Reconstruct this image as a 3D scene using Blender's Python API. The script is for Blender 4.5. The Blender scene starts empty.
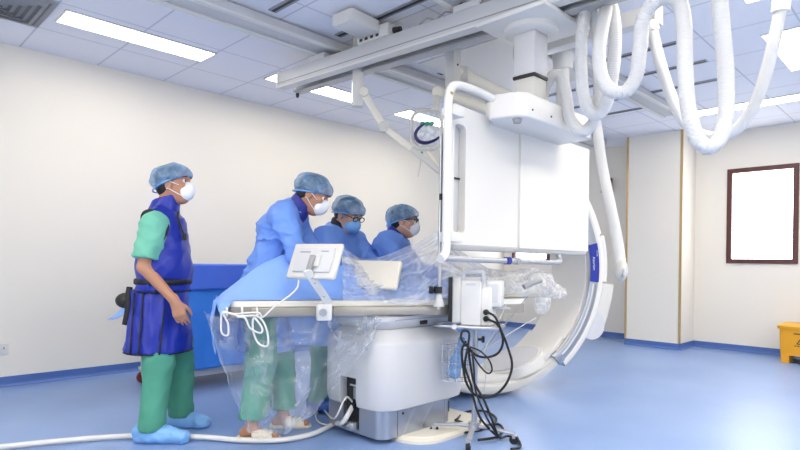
import bpy, bmesh, math, random
import numpy as np
from mathutils import Vector, Matrix, noise as mnoise
random.seed(7)
PI = math.pi
SC = bpy.context.scene
COL = SC.collection

# ------------------------------------------------------------------ camera, world, exposure
CAM_Z = 1.08; FPX = 563.24; YAW = 0.7830; CY = 262.12; ROLL = 0.0147
Fv = Vector((math.cos(YAW), math.sin(YAW), 0)); Rv = Vector((math.sin(YAW), -math.cos(YAW), 0)); Uv = Vector((0, 0, 1))
cd = bpy.data.cameras.new('camera'); cam = bpy.data.objects.new('camera', cd); COL.objects.link(cam)
cd.sensor_width = 36; cd.lens = FPX * 36 / 800; cd.shift_y = (CY - 225) / 800; cd.clip_start = 0.05; cd.clip_end = 60
cx = Rv * math.cos(ROLL) + Uv * math.sin(ROLL); cyv = -Rv * math.sin(ROLL) + Uv * math.cos(ROLL)
mw = Matrix.Identity(4)
for i in range(3):
    mw[i][0] = cx[i]; mw[i][1] = cyv[i]; mw[i][2] = -Fv[i]
mw[2][3] = CAM_Z
cam.matrix_world = mw
SC.camera = cam
SC.view_settings.view_transform = 'Standard'; SC.view_settings.look = 'None'
SC.view_settings.gamma = 1; SC.view_settings.use_curve_mapping = False
SC.view_settings.exposure = 0.08
w = bpy.data.worlds.new('world'); SC.world = w; w.use_nodes = True
w.node_tree.nodes['Background'].inputs[0].default_value = (0.75, 0.85, 1, 1)
w.node_tree.nodes['Background'].inputs[1].default_value = 1.0
LIGHT = 15.0        # ceiling light strength
WIN = 6.0           # daylight behind the frosted window panes

def at(px, py, d):
    """a point of the photograph (800x450) at distance d in front of the camera"""
    dx, dy = px - 400, py - CY
    a = dx * math.cos(ROLL) + dy * math.sin(ROLL); b = -dx * math.sin(ROLL) + dy * math.cos(ROLL)
    p = Fv * d + Rv * (a / FPX * d) + Uv * (-b / FPX * d)
    return Vector((p.x, p.y, p.z + CAM_Z))

# ------------------------------------------------------------------ materials
def lin(c):
    return tuple(((v / 255) / 12.92 if v / 255 <= 0.04045 else ((v / 255 + 0.055) / 1.055) ** 2.4) for v in c)
class NT:
    def __init__(s, name):
        s.m = bpy.data.materials.new(name); s.m.use_nodes = True
        s.n = s.m.node_tree.nodes; s.l = s.m.node_tree.links
        s.b = s.n['Principled BSDF']; s.out = s.n['Material Output']
    def new(s, t, **kw):
        x = s.n.new(t)
        for k, v in kw.items():
            if k.startswith('i_'): x.inputs[int(k[2:]) if k[2:].isdigit() else k[2:].replace('_', ' ')].default_value = v
            else: setattr(x, k, v)
        return x
    def link(s, a, b): s.l.new(a, b)
def mat(name, rgb, rough=0.5, metal=0, spec=0.5, bump=0, bscale=40, var=0, vscale=6, coat=0, detail=2):
    t = NT(name); b = t.b
    c = lin(rgb) + (1,)
    b.inputs['Base Color'].default_value = c; b.inputs['Roughness'].default_value = rough
    b.inputs['Metallic'].default_value = metal; b.inputs['Specular IOR Level'].default_value = spec
    b.inputs['Coat Weight'].default_value = coat
    tc = t.new('ShaderNodeTexCoord')
    if var:
        nz = t.new('ShaderNodeTexNoise'); nz.inputs['Scale'].default_value = vscale; nz.inputs['Detail'].default_value = 3
        t.link(tc.outputs['Object'], nz.inputs['Vector'])
        mx = t.new('ShaderNodeMix', data_type='RGBA')
        mx.inputs[6].default_value = tuple(v * (1 - var) for v in c[:3]) + (1,)
        mx.inputs[7].default_value = tuple(min(1, v * (1 + var)) for v in c[:3]) + (1,)
        t.link(nz.outputs['Fac'], mx.inputs[0]); t.link(mx.outputs[2], b.inputs['Base Color'])
    if bump:
        nz2 = t.new('ShaderNodeTexNoise'); nz2.inputs['Scale'].default_value = bscale; nz2.inputs['Detail'].default_value = detail
        t.link(tc.outputs['Object'], nz2.inputs['Vector'])
        bp = t.new('ShaderNodeBump'); bp.inputs['Strength'].default_value = bump; bp.inputs['Distance'].default_value = 0.01
        t.link(nz2.outputs['Fac'], bp.inputs['Height']); t.link(bp.outputs[0], b.inputs['Normal'])
    return t.m
def emis(name, rgb, s):
    t = NT(name); b = t.b
    b.inputs['Base Color'].default_value = lin(rgb) + (1,)
    b.inputs['Emission Color'].default_value = lin(rgb) + (1,); b.inputs['Emission Strength'].default_value = s
    return t.m
def film(name, rgb, opac, streak=0.25, scale=9, stretch=(1, 1, 3), rough=0.2):
    """thin clear plastic sheet: mostly see-through, with milky creases and a gloss"""
    t = NT(name); t.n.remove(t.b)
    tr = t.new('ShaderNodeBsdfTransparent'); df = t.new('ShaderNodeBsdfDiffuse'); gl = t.new('ShaderNodeBsdfGlossy')
    tl = t.new('ShaderNodeBsdfTranslucent')
    df.inputs[0].default_value = lin(rgb) + (1,); tl.inputs[0].default_value = lin(rgb) + (1,)
    gl.inputs['Roughness'].default_value = rough
    tc = t.new('ShaderNodeTexCoord'); mp = t.new('ShaderNodeMapping'); mp.inputs['Scale'].default_value = stretch
    mp.inputs['Rotation'].default_value = (0.4, 0.5, 0.6)
    nz = t.new('ShaderNodeTexNoise'); nz.inputs['Scale'].default_value = scale; nz.inputs['Detail'].default_value = 4; nz.inputs['Distortion'].default_value = 1.0
    t.link(tc.outputs['Object'], mp.inputs[0]); t.link(mp.outputs[0], nz.inputs['Vector'])
    rm = t.new('ShaderNodeMapRange'); rm.inputs[1].default_value = 0.45; rm.inputs[2].default_value = 0.75
    rm.inputs[3].default_value = opac; rm.inputs[4].default_value = min(1, opac + streak)
    t.link(nz.outputs['Fac'], rm.inputs[0])
    at_ = t.new('ShaderNodeAttribute'); at_.attribute_name = 'fold'
    ad = t.new('ShaderNodeMath', operation='MULTIPLY_ADD', use_clamp=True); ad.inputs[1].default_value = 0.42
    t.link(at_.outputs['Fac'], ad.inputs[0]); t.link(rm.outputs[0], ad.inputs[2])
    bp = t.new('ShaderNodeBump'); bp.inputs['Strength'].default_value = 0.6; bp.inputs['Distance'].default_value = 0.02
    t.link(nz.outputs['Fac'], bp.inputs['Height']); t.link(bp.outputs[0], gl.inputs['Normal'])
    a1 = t.new('ShaderNodeMixShader'); a1.inputs[0].default_value = 0.5; t.link(df.outputs[0], a1.inputs[1]); t.link(tl.outputs[0], a1.inputs[2])
    a2 = t.new('ShaderNodeMixShader'); a2.inputs[0].default_value = 0.15; t.link(a1.outputs[0], a2.inputs[1]); t.link(gl.outputs[0], a2.inputs[2])
    a3 = t.new('ShaderNodeMixShader'); t.link(ad.outputs[0], a3.inputs[0]); t.link(tr.outputs[0], a3.inputs[1]); t.link(a2.outputs[0], a3.inputs[2])
    t.link(a3.outputs[0], t.out.inputs[0])
    return t.m

M = {}
M['wall'] = mat('wall_panel_cream', (241, 236, 226), 0.35, spec=0.3)
M['base'] = mat('vinyl_skirting_blue', (82, 114, 180), 0.4)
M['gold'] = mat('corner_trim_gold', (205, 175, 125), 0.35, metal=0.4)
M['frame_red'] = mat('window_frame_brown', (92, 52, 48), 0.4)
M['white'] = mat('white_paint', (222, 221, 218), 0.35)
M['white_panel'] = mat('white_panel', (226, 224, 220), 0.35)
M['offwhite'] = mat('offwhite_plastic', (212, 211, 206), 0.35)
M['lightgrey'] = mat('light_grey_plastic', (204, 205, 209), 0.4)
M['grey'] = mat('grey_metal', (178, 180, 184), 0.4, metal=0.3)
M['alu'] = mat('aluminium_beam', (205, 206, 208), 0.45, metal=0.25)
M['midgrey'] = mat('mid_grey', (150, 152, 156), 0.45)
M['steel'] = mat('brushed_steel', (188, 190, 196), 0.28, metal=0.9, bump=0.05, bscale=200)
M['steelgrey'] = mat('steel_grey_plate', (172, 178, 190), 0.3, metal=0.75)
M['dark'] = mat('dark_plastic', (40, 40, 44), 0.5)
M['black'] = mat('black_rubber', (22, 22, 24), 0.5)
M['cream'] = mat('cream_plastic', (238, 234, 222), 0.45)
M['cream_base'] = mat('cream_base_plate', (226, 220, 206), 0.4)
M['hose'] = mat('white_hose', (210, 211, 213), 0.4)
M['cable_white'] = mat('white_cable', (220, 220, 218), 0.4)
M['yellow'] = mat('yellow_bin_plastic', (232, 165, 32), 0.4)
M['bluelabel'] = mat('blue_label', (28, 48, 150), 0.35)
M['marking'] = mat('dark_marking', (60, 45, 20), 0.6)
M['green'] = mat('scrub_green', (80, 156, 132), 0.8, bump=0.5, bscale=14, var=0.12)
M['green_lt'] = mat('scrub_green_light', (112, 188, 164), 0.8, bump=0.5, bscale=14, var=0.1)
M['vest'] = mat('lead_apron_blue', (24, 44, 156), 0.42, bump=0.5, bscale=9, var=0.1)
M['blacktrim'] = mat('black_binding', (20, 20, 28), 0.6)
M['gown'] = mat('surgical_gown_blue', (110, 152, 230), 0.65, bump=1.0, bscale=9, var=0.12)
M['navy'] = mat('navy_collar', (34, 44, 140), 0.5, bump=0.3, bscale=12)
M['darkcollar'] = mat('dark_collar', (30, 32, 50), 0.6)
M['skin'] = mat('skin', (182, 132, 104), 0.5, var=0.08, vscale=12)
M['skin_lt'] = mat('skin_light', (205, 158, 132), 0.5, var=0.08, vscale=12)
M['hair'] = mat('black_hair', (26, 22, 22), 0.5, bump=0.4, bscale=60)
M['mask'] = mat('white_mask', (240, 240, 244), 0.7, bump=0.15, bscale=40)
M['bluemask'] = mat('blue_mask', (120, 175, 232), 0.7, bump=0.2, bscale=40)
M['shoecover'] = mat('blue_shoe_cover', (124, 178, 234), 0.4, bump=0.8, bscale=22, var=0.1)
M['shoecover_dk'] = mat('dark_blue_shoe_cover', (62, 100, 178), 0.4, bump=0.8, bscale=22, var=0.1)
M['sandal'] = mat('cream_slipper', (226, 218, 200), 0.6)
M['sheet'] = mat('blue_table_sheet', (136, 176, 244), 0.6, bump=0.5, bscale=7, var=0.08, vscale=4)
M['drape'] = mat('blue_cart_drape', (66, 146, 246), 0.55, bump=0.5, bscale=6, var=0.06)
M['drape_dk'] = mat('dark_blue_cart_drape', (84, 124, 236), 0.55, bump=0.5, bscale=6, var=0.06)
M['tabletop'] = mat('table_mattress_white', (232, 230, 224), 0.45)
M['glove'] = mat('white_glove', (235, 232, 222), 0.5)
M['eyewhite'] = mat('eye_white', (235, 232, 228), 0.3)
M['iris'] = mat('iris_dark', (30, 20, 16), 0.3)
M['greencap'] = mat('green_plastic', (70, 160, 130), 0.4)
M['purple'] = mat('dark_blue_tube', (42, 36, 96), 0.4)
M['brass'] = mat('brass_sticker', (170, 140, 70), 0.4)
M['bluebag'] = film('blue_plastic_bag', (130, 185, 238), 0.6, 0.25, 20)
M['cap'] = film('bouffant_cap_blue', (130, 182, 228), 0.52, 0.38, 26, (1, 1, 1), 0.5)
M['plastic'] = film('clear_plastic_drape', (225, 232, 245), 0.17, 0.30, 6, (1.4, 1.4, 0.5))
M['plastic_up'] = film('milky_plastic_drape', (232, 236, 246), 0.34, 0.36, 5, (2.2, 1.0, 0.7), 0.45)
M['plastic_cr'] = film('crumpled_plastic_cover', (240, 240, 240), 0.36, 0.4, 24, (1, 1, 1))
M['bag_clear'] = film('clear_injector_bag', (236, 240, 244), 0.35, 0.3, 16, (1, 1, 1))
M['railsteel'] = mat('dull_rail_steel', (168, 163, 154), 0.4, metal=0.5)
M['wire'] = mat('chrome_wire', (200, 202, 205), 0.25, metal=0.8)
M['red'] = mat('dark_red_plastic', (120, 50, 45), 0.5)
M['lamp'] = emis('ceiling_light_panel', (255, 247, 231), LIGHT)
M['winfill'] = emis('fill_light_pane', (250, 250, 250), 3.4)  # fill glow for the two added windows out of view
M['winglow'] = emis('bright_frosted_pane', (250, 252, 255), WIN)
M['glasses'] = mat('glasses_dark', (40, 30, 30), 0.3)

def floor_mat():
    t = NT('floor_blue_vinyl'); b = t.b
    tc = t.new('ShaderNodeTexCoord')
    n1 = t.new('ShaderNodeTexNoise'); n1.inputs['Scale'].default_value = 1.3; n1.inputs['Detail'].default_value = 4
    n2 = t.new('ShaderNodeTexNoise'); n2.inputs['Scale'].default_value = 60; n2.inputs['Detail'].default_value = 2
    t.link(tc.outputs['Object'], n1.inputs['Vector']); t.link(tc.outputs['Object'], n2.inputs['Vector'])
    ad = t.new('ShaderNodeMath', operation='MULTIPLY_ADD'); ad.inputs[1].default_value = 0.25
    t.link(n2.outputs['Fac'], ad.inputs[0]); t.link(n1.outputs['Fac'], ad.inputs[2])
    cr = t.new('ShaderNodeValToRGB')
    cr.color_ramp.elements[0].position = 0.3; cr.color_ramp.elements[0].color = lin((120, 149, 201)) + (1,)
    cr.color_ramp.elements[1].position = 0.9; cr.color_ramp.elements[1].color = lin((140, 168, 214)) + (1,)
    t.link(ad.outputs[0], cr.inputs[0]); t.link(cr.outputs[0], b.inputs['Base Color'])
    b.inputs['Roughness'].default_value = 0.36; b.inputs['Specular IOR Level'].default_value = 0.7
    bp = t.new('ShaderNodeBump'); bp.inputs['Strength'].default_value = 0.05; bp.inputs['Distance'].default_value = 0.01
    t.link(n1.outputs['Fac'], bp.inputs['Height']); t.link(bp.outputs[0], b.inputs['Normal'])
    return t.m
M['floor'] = floor_mat()

def ceil_mat():
    """lay-in tiles on a 0.6 m grid with thin grey joints"""
    t = NT('ceiling_tiles'); b = t.b
    tc = t.new('ShaderNodeTexCoord'); sp = t.new('ShaderNodeSeparateXYZ'); t.link(tc.outputs['Object'], sp.inputs[0])
    def line(out, off):
        a = t.new('ShaderNodeMath', operation='SUBTRACT'); a.inputs[1].default_value = off; t.link(out, a.inputs[0])
        d = t.new('ShaderNodeMath', operation='DIVIDE'); d.inputs[1].default_value = 0.6; t.link(a.outputs[0], d.inputs[0])
        f = t.new('ShaderNodeMath', operation='FRACT'); t.link(d.outputs[0], f.inputs[0])
        s = t.new('ShaderNodeMath', operation='SUBTRACT'); s.inputs[1].default_value = 0.5; t.link(f.outputs[0], s.inputs[0])
        ab = t.new('ShaderNodeMath', operation='ABSOLUTE'); t.link(s.outputs[0], ab.inputs[0])
        g = t.new('ShaderNodeMath', operation='GREATER_THAN'); g.inputs[1].default_value = 0.5 - 0.007 / 0.6; t.link(ab.outputs[0], g.inputs[0])
        return g.outputs[0]
    mx = t.new('ShaderNodeMath', operation='MAXIMUM')
    t.link(line(sp.outputs[0], 1.08), mx.inputs[0]); t.link(line(sp.outputs[1], 5.03), mx.inputs[1])
    mc = t.new('ShaderNodeMix', data_type='RGBA'); mc.inputs[6].default_value = lin((244, 244, 250)) + (1,); mc.inputs[7].default_value = lin((212, 213, 222)) + (1,)
    t.link(mx.outputs[0], mc.inputs[0]); t.link(mc.outputs[2], b.inputs['Base Color'])
    b.inputs['Roughness'].default_value = 0.7; b.inputs['Specular IOR Level'].default_value = 0.2
    return t.m
M['ceil'] = ceil_mat()

# ------------------------------------------------------------------ object helpers
MATX = {}
def setp(o, label=None, cat=None, group=None, kind=None):
    if label: o['label'] = label
    if cat: o['category'] = cat
    if group: o['group'] = group
    if kind: o['kind'] = kind
    return o
def thing(name, label, cat, loc=(0, 0, 0), rz=0, group=None):
    o = bpy.data.objects.new(name, None); COL.objects.link(o); o.empty_display_size = 0.1
    o.location = loc; o.rotation_euler = (0, 0, rz)
    MATX[o.name] = Matrix.Translation(loc) @ Matrix.Rotation(rz, 4, 'Z')
    return setp(o, label, cat, group)
def link_mesh(name, me, m, parent=None, smooth=None):
    ms = m if isinstance(m, (list, tuple)) else [m]
    for x in ms: me.materials.append(M[x] if isinstance(x, str) else x)
    o = bpy.data.objects.new(name, me); COL.objects.link(o)
    if parent is not None:
        root = parent
        while root.parent: root = root.parent
        MX = MATX.get(root.name)
        if MX: me.transform(MX.inverted())
        o.parent = parent
    if smooth is not None:
        me.shade_smooth()
        if smooth < 3: me.set_sharp_from_angle(angle=smooth)
    return o
def obj(name, bm, m, parent=None, smooth=0.6):
    bmesh.ops.recalc_face_normals(bm, faces=bm.faces)
    me = bpy.data.meshes.new(name); bm.to_mesh(me); bm.free()
    return link_mesh(name, me, m, parent, smooth)
def nb(): return bmesh.new()
def rotz(a): return Matrix.Rotation(a, 4, 'Z')
def add_box(bm, c, s, rz=0, bev=0, rot=None, seg=2):
    r = bmesh.ops.create_cube(bm, size=1)
    vs = r['verts']
    T = Matrix.Translation(c) @ (rot if rot is not None else rotz(rz)) @ Matrix.Diagonal((s[0], s[1], s[2], 1))
    bmesh.ops.transform(bm, matrix=T, verts=vs)
    if bev:
        es = list({e for v in vs for e in v.link_edges})
        bmesh.ops.bevel(bm, geom=es, offset=bev, segments=seg, profile=0.5, affect='EDGES')
    return bm
def box(c, s, rz=0, bev=0, rot=None, seg=2): return add_box(nb(), c, s, rz, bev, rot, seg)
def bx(x0, x1, y0, y1, z0, z1, bev=0, bm=None):
    return add_box(bm or nb(), ((x0 + x1) / 2, (y0 + y1) / 2, (z0 + z1) / 2), (x1 - x0, y1 - y0, z1 - z0), 0, bev)
def add_cyl(bm, a, b, ra, rb=None, n=20, cap=True):
    a = Vector(a); b = Vector(b); rb = ra if rb is None else rb
    d = b - a; q = d.to_track_quat('Z', 'Y').to_matrix().to_4x4()
    bmesh.ops.create_cone(bm, cap_ends=cap, segments=n, radius1=ra, radius2=rb, depth=d.length,
                          matrix=Matrix.Translation((a + b) / 2) @ q)
    return bm
def cyl(a, b, ra, rb=None, n=20): return add_cyl(nb(), a, b, ra, rb, n)
def add_sphere(bm, c, r, n=16, scale=(1, 1, 1), rot=None):
    T = Matrix.Translation(c) @ (rot or Matrix.Identity(4)) @ Matrix.Diagonal((scale[0] * r, scale[1] * r, scale[2] * r, 1))
    bmesh.ops.create_uvsphere(bm, u_segments=n, v_segments=max(6, n // 2), radius=1, matrix=T); return bm
def spline(pts, n=8, closed=False):
    """Catmull-Rom through the points"""
    P = [Vector(p) for p in pts]; out = []; L = len(P)
    for i in range(L if closed else L - 1):
        if closed: a, b, c, d = P[(i - 1) % L], P[i], P[(i + 1) % L], P[(i + 2) % L]
        else:
            b, c = P[i], P[i + 1]; a = P[i - 1] if i else b * 2 - c; d = P[i + 2] if i + 2 < L else c * 2 - b
        for k in range(n):
            t = k / n
            out.append(0.5 * ((2 * b) + (c - a) * t + (2 * a - 5 * b + 4 * c - d) * t * t + (3 * b - a - 3 * c + d) * t ** 3))
    if not closed: out.append(P[-1].copy())
    return out
def resample(pts, step):
    L = [0]
    for a, b in zip(pts, pts[1:]): L.append(L[-1] + (b - a).length)
    n = max(2, int(L[-1] / step)); out = []; j = 0
    for i in range(n + 1):
        s = L[-1] * i / n
        while j < len(pts) - 2 and L[j + 1] < s: j += 1
        t = (s - L[j]) / max(1e-9, L[j + 1] - L[j]); out.append(pts[j].lerp(pts[j + 1], min(1, t)))
    return out
def add_tube(bm, pts, r, n=10, closed=False, flat=None):
    """tube along a polyline; r a number or a function of the index; flat=(direction, factor) squashes it"""
    P = [Vector(p) for p in pts]; L = len(P)
    T = []
    for i in range(L):
        a = P[i - 1] if (i or closed) else P[i]; b = P[(i + 1) % L] if (i < L - 1 or closed) else P[i]
        T.append((b - a).normalized())
    N = T[0].orthogonal().normalized(); rings = []
    for i in range(L):
        if i:
            ax = T[i - 1].cross(T[i])
            if ax.length > 1e-7:
                N = Matrix.Rotation(T[i - 1].angle(T[i]), 3, ax.normalized()) @ N
        N = (N - T[i] * N.dot(T[i])).normalized(); B = T[i].cross(N)
        rr = r(i) if callable(r) else r; ring = []
        for k in range(n):
            a = 2 * PI * k / n; v = N * (math.cos(a) * rr) + B * (math.sin(a) * rr)
            if flat: f = Vector(flat[0]); v = v - f * (v.dot(f) * (1 - flat[1]))
            ring.append(bm.verts.new(P[i] + v))
        rings.append(ring)
    for i in range(L if closed else L - 1):
        A, Bq = rings[i], rings[(i + 1) % L]
        for k in range(n):
            bm.faces.new((A[k], A[(k + 1) % n], Bq[(k + 1) % n], Bq[k]))
    if not closed:
        bm.faces.new(rings[0][::-1]); bm.faces.new(rings[-1])
    return bm
def tube(pts, r, n=10, closed=False, flat=None): return add_tube(nb(), pts, r, n, closed, flat)
def add_prism(bm, poly, o, ux, uy, depth, holes=()):
    """polygon (2D) with holes in the plane (ux, uy) at o, given thickness along ux x uy"""
    o = Vector(o); ux = Vector(ux); uy = Vector(uy); n = ux.cross(uy).normalized()
    loops = [poly] + list(holes); edges = []; vs_all = []
    for lp in loops:
        vs = [bm.verts.new(o + ux * p[0] + uy * p[1]) for p in lp]; vs_all += vs
        for i in range(len(vs)): edges.append(bm.edges.new((vs[i], vs[(i + 1) % len(vs)])))
    if holes:
        fs = [g for g in bmesh.ops.triangle_fill(bm, use_beauty=True, edges=edges)['geom'] if isinstance(g, bmesh.types.BMFace)]
    else:
        fs = [bm.faces.new(vs_all)]
    r = bmesh.ops.extrude_face_region(bm, geom=fs)
    bmesh.ops.translate(bm, vec=n * depth, verts=[g for g in r['geom'] if isinstance(g, bmesh.types.BMVert)])
    return bm
def prism(poly, o, ux, uy, depth, holes=()): return add_prism(nb(), poly, o, ux, uy, depth, holes)
def rrect(x0, x1, y0, y1, r, n=5):
    out = []
    for cx_, cy_, a0 in ((x1 - r, y1 - r, 0), (x0 + r, y1 - r, 90), (x0 + r, y0 + r, 180), (x1 - r, y0 + r, 270)):
        for k in range(n + 1):
            a = math.radians(a0 + 90 * k / n); out.append((cx_ + r * math.cos(a), cy_ + r * math.sin(a)))
    return out
def grid_surface(fn, nu, nv, bm=None):
    bm = bm or nb()
    g = [[bm.verts.new(fn(i / nu, j / nv)) for j in range(nv + 1)] for i in range(nu + 1)]
    for i in range(nu):
        for j in range(nv): bm.faces.new((g[i][j], g[i + 1][j], g[i + 1][j + 1], g[i][j + 1]))
    return bm
def solid_sheet(fn, nu, nv, th=0.002):
    """a cloth sheet with a little thickness"""
    bm = grid_surface(fn, nu, nv)
    bm.normal_update()
    bmesh.ops.solidify(bm, geom=list(bm.faces), thickness=th)
    return bm
def fb(x, y, z=0, s=1, oct=3):
    return mnoise.fractal(Vector((x * s, y * s, z * s)), 1.0, 2.0, oct)
def text_mesh(body, size, o, ux, uy, depth=0.001, align='CENTER'):
    cu = bpy.data.curves.new('lettering', 'FONT'); cu.body = body; cu.size = size; cu.extrude = depth
    cu.align_x = align; cu.align_y = 'CENTER'
    ob = bpy.data.objects.new('lettering', cu); COL.objects.link(ob)
    dg = bpy.context.evaluated_depsgraph_get(); me = bpy.data.meshes.new_from_object(ob.evaluated_get(dg))
    bpy.data.objects.remove(ob); bpy.data.curves.remove(cu)
    ux = Vector(ux).normalized(); uy = Vector(uy).normalized(); n = ux.cross(uy); T = Matrix.Identity(4)
    for i in range(3): T[i][0] = ux[i]; T[i][1] = uy[i]; T[i][2] = n[i]; T[i][3] = Vector(o)[i]
    me.transform(T); me.materials.clear(); return me

# ------------------------------------------------------------------ signed-distance mesher (bodies, clothes, cloth-like forms)
class Sdf:
    def __init__(s, lo, hi, h):
        s.lo = np.array(lo, float); s.h = h; s.n = np.ceil((np.array(hi) - s.lo) / h).astype(int) + 1
        s.d = np.full(tuple(s.n), 1.0, np.float32)
        s.ax = [(s.lo[i] + h * np.arange(s.n[i])).astype(np.float32) for i in range(3)]
    def _blk(s, lo, hi, pad):
        i0 = np.maximum(0, ((np.array(lo) - pad - s.lo) / s.h).astype(int)); i1 = np.minimum(s.n, ((np.array(hi) + pad - s.lo) / s.h).astype(int) + 2)
        if np.any(i1 <= i0): return None, None
        sl = tuple(slice(a, b) for a, b in zip(i0, i1))
        X = np.meshgrid(*[s.ax[i][sl[i]] for i in range(3)], indexing='ij')
        return sl, X
    def _cap(s, X, a, b, ra, rb, sc):
        a = np.array(a, float); b = np.array(b, float); m = (a + b) / 2
        q = [(X[i] - a[i]) / sc[i] for i in range(3)]; ab = [(b[i] - a[i]) / sc[i] for i in range(3)]
        L = sum(v * v for v in ab) + 1e-9
        t = np.clip(sum(q[i] * ab[i] for i in range(3)) / L, 0, 1)
        return (np.sqrt(sum((q[i] - t * ab[i]) ** 2 for i in range(3))) - (ra + t * (rb - ra))) * min(1, min(sc))
    def _mix(s, sl, d, k, op):
        o = s.d[sl]
        if op == 'sub':
            d = -d
            if k: h = np.clip(0.5 - 0.5 * (o - d) / k, 0, 1); s.d[sl] = o * (1 - h) + d * h + k * h * (1 - h)
            else: s.d[sl] = np.maximum(o, d)
        else:
            if k: h = np.clip(0.5 + 0.5 * (o - d) / k, 0, 1); s.d[sl] = o * (1 - h) + d * h - k * h * (1 - h)
            else: s.d[sl] = np.minimum(o, d)
    def cap(s, a, b, ra, rb=None, k=0.02, sc=(1, 1, 1), op='add'):
        rb = ra if rb is None else rb; R = max(ra, rb)
        lo = np.minimum(a, b) - R * np.array(sc); hi = np.maximum(a, b) + R * np.array(sc)
        sl, X = s._blk(lo, hi, 0.05)
        if sl: s._mix(sl, s._cap(X, a, b, ra, rb, sc), k, op)
        return s
    def ell(s, c, r, k=0.02, R=None, op='add'):
        """ellipsoid with radii r, optional 3x3 rotation"""
        c = np.array(c, float); m = max(r); sl, X = s._blk(c - m, c + m, 0.05)
        if not sl: return s
        q = [X[i] - c[i] for i in range(3)]
        if R is not None: q = [sum(R[j][i] * q[j] for j in range(3)) for i in range(3)]
        k0 = np.sqrt(sum((q[i] / r[i]) ** 2 for i in range(3))); k1 = np.sqrt(sum((q[i] / r[i] ** 2) ** 2 for i in range(3))) + 1e-6
        s._mix(sl, k0 * (k0 - 1) / k1, k, op); return s
    def plane(s, n, off):
        """keep the side where n.x < off"""
        n = np.array(n, float); n /= np.linalg.norm(n)
        X = np.meshgrid(*s.ax, indexing='ij'); s.d = np.maximum(s.d, (sum(n[i] * X[i] for i in range(3)) - off).astype(np.float32)); return s
    def wrinkle(s, amp, f, seed=0, stretch=(1, 1, 1)):
        rs = np.random.RandomState(seed); X = np.meshgrid(*s.ax, indexing='ij'); o = np.zeros(tuple(s.n), np.float32)
        for i in range(7):
            v = rs.normal(size=3); v /= np.linalg.norm(v); ff = f * (0.6 + 0.9 * rs.rand()); ph = rs.rand() * 6.28
            v2 = rs.normal(size=3)
            arg = ff * sum(v[j] * X[j] / stretch[j] for j in range(3)) + ph + 1.2 * np.sin(ff * 0.5 * sum(v2[j] * X[j] for j in range(3)))
            o += np.sin(arg)
        s.d = s.d + amp * o / 2.6; return s
    def crease(s, amp, f, seed=0, stretch=(1, 1, 1), n=4):
        """sharp folds: narrow raised ridges on a smooth cloth"""
        rs = np.random.RandomState(seed); X = np.meshgrid(*s.ax, indexing='ij'); o = np.zeros(tuple(s.n), np.float32)
        for i in range(n):
            v = rs.normal(size=3) / np.array(stretch); v /= np.linalg.norm(v); v2 = rs.normal(size=3); v3 = rs.normal(size=3); ph = rs.rand() * 6.28
            q = sum(v2[j] * X[j] for j in range(3)); q3 = sum(v3[j] * X[j] for j in range(3))
            a = f * (0.6 + 0.8 * rs.rand()) * sum(v[j] * X[j] for j in range(3)) + ph + 1.6 * np.sin(f * 0.35 * q) + 0.8 * np.sin(f * .6 * q3)
            o += (1 - np.abs(np.sin(a))) ** 2.2 * (0.5 + 0.5 * np.sin(f * 0.25 * q3 + ph))
        s.d = s.d - amp * (o - 0.3); return s
    def mesh(s, name):
        d = s.d; ins = d < 0; n = s.n
        acc = np.zeros(tuple(n - 1) + (3,), np.float32); cnt = np.zeros(tuple(n - 1), np.float32)
        edges = []
        for axis in range(3):
            a = [slice(None)] * 3; b = [slice(None)] * 3; a[axis] = slice(0, -1); b[axis] = slice(1, None)
            da, db = d[tuple(a)], d[tuple(b)]; cr = (da < 0) != (db < 0); idx = np.argwhere(cr)
            t = da[cr] / (da[cr] - db[cr]); pos = idx.astype(np.float32).copy(); pos[:, axis] += t
            o1, o2 = [i for i in range(3) if i != axis]
            for u in (0, 1):
                for v in (0, 1):
                    c = idx.copy(); c[:, o1] -= u; c[:, o2] -= v
                    ok = np.all((c >= 0) & (c < n - 1), axis=1); cc = c[ok]
                    np.add.at(acc, tuple(cc.T), pos[ok]); np.add.at(cnt, tuple(cc.T), 1)
            edges.append((axis, idx, da[cr] < 0))
        ids = np.full(tuple(n - 1), -1, int); msk = cnt > 0; ids[msk] = np.arange(msk.sum())
        V = acc[msk] / cnt[msk][:, None] * s.h + s.lo
        F = []
        for axis, idx, inside in edges:
            o1, o2 = (axis + 1) % 3, (axis + 2) % 3
            ok = (idx[:, o1] > 0) & (idx[:, o2] > 0) & (idx[:, o1] < n[o1] - 1) & (idx[:, o2] < n[o2] - 1); e = idx[ok]; ii = inside[ok]
            def c(u, v):
                q = e.copy(); q[:, o1] -= u; q[:, o2] -= v; return ids[tuple(q.T)]
            q = np.stack([c(1, 1), c(0, 1), c(0, 0), c(1, 0)], 1); q[~ii] = q[~ii][:, ::-1]; F.append(q)
        F = np.concatenate(F); F = F[np.all(F >= 0, axis=1)]
        me = bpy.data.meshes.new(name); me.from_pydata(V.tolist(), [], F.tolist()); me.update(); return me
def sdf_obj(name, s, m, parent, T, smooth_it=2):
    me = s.mesh(name)
    bm = nb(); bm.from_mesh(me)
    for _ in range(smooth_it): bmesh.ops.smooth_vert(bm, verts=bm.verts, factor=0.5, use_axis_x=True, use_axis_y=True, use_axis_z=True)
    bm.to_mesh(me); bm.free(); me.transform(T)
    return link_mesh(name, me, m, parent, 4)

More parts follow.
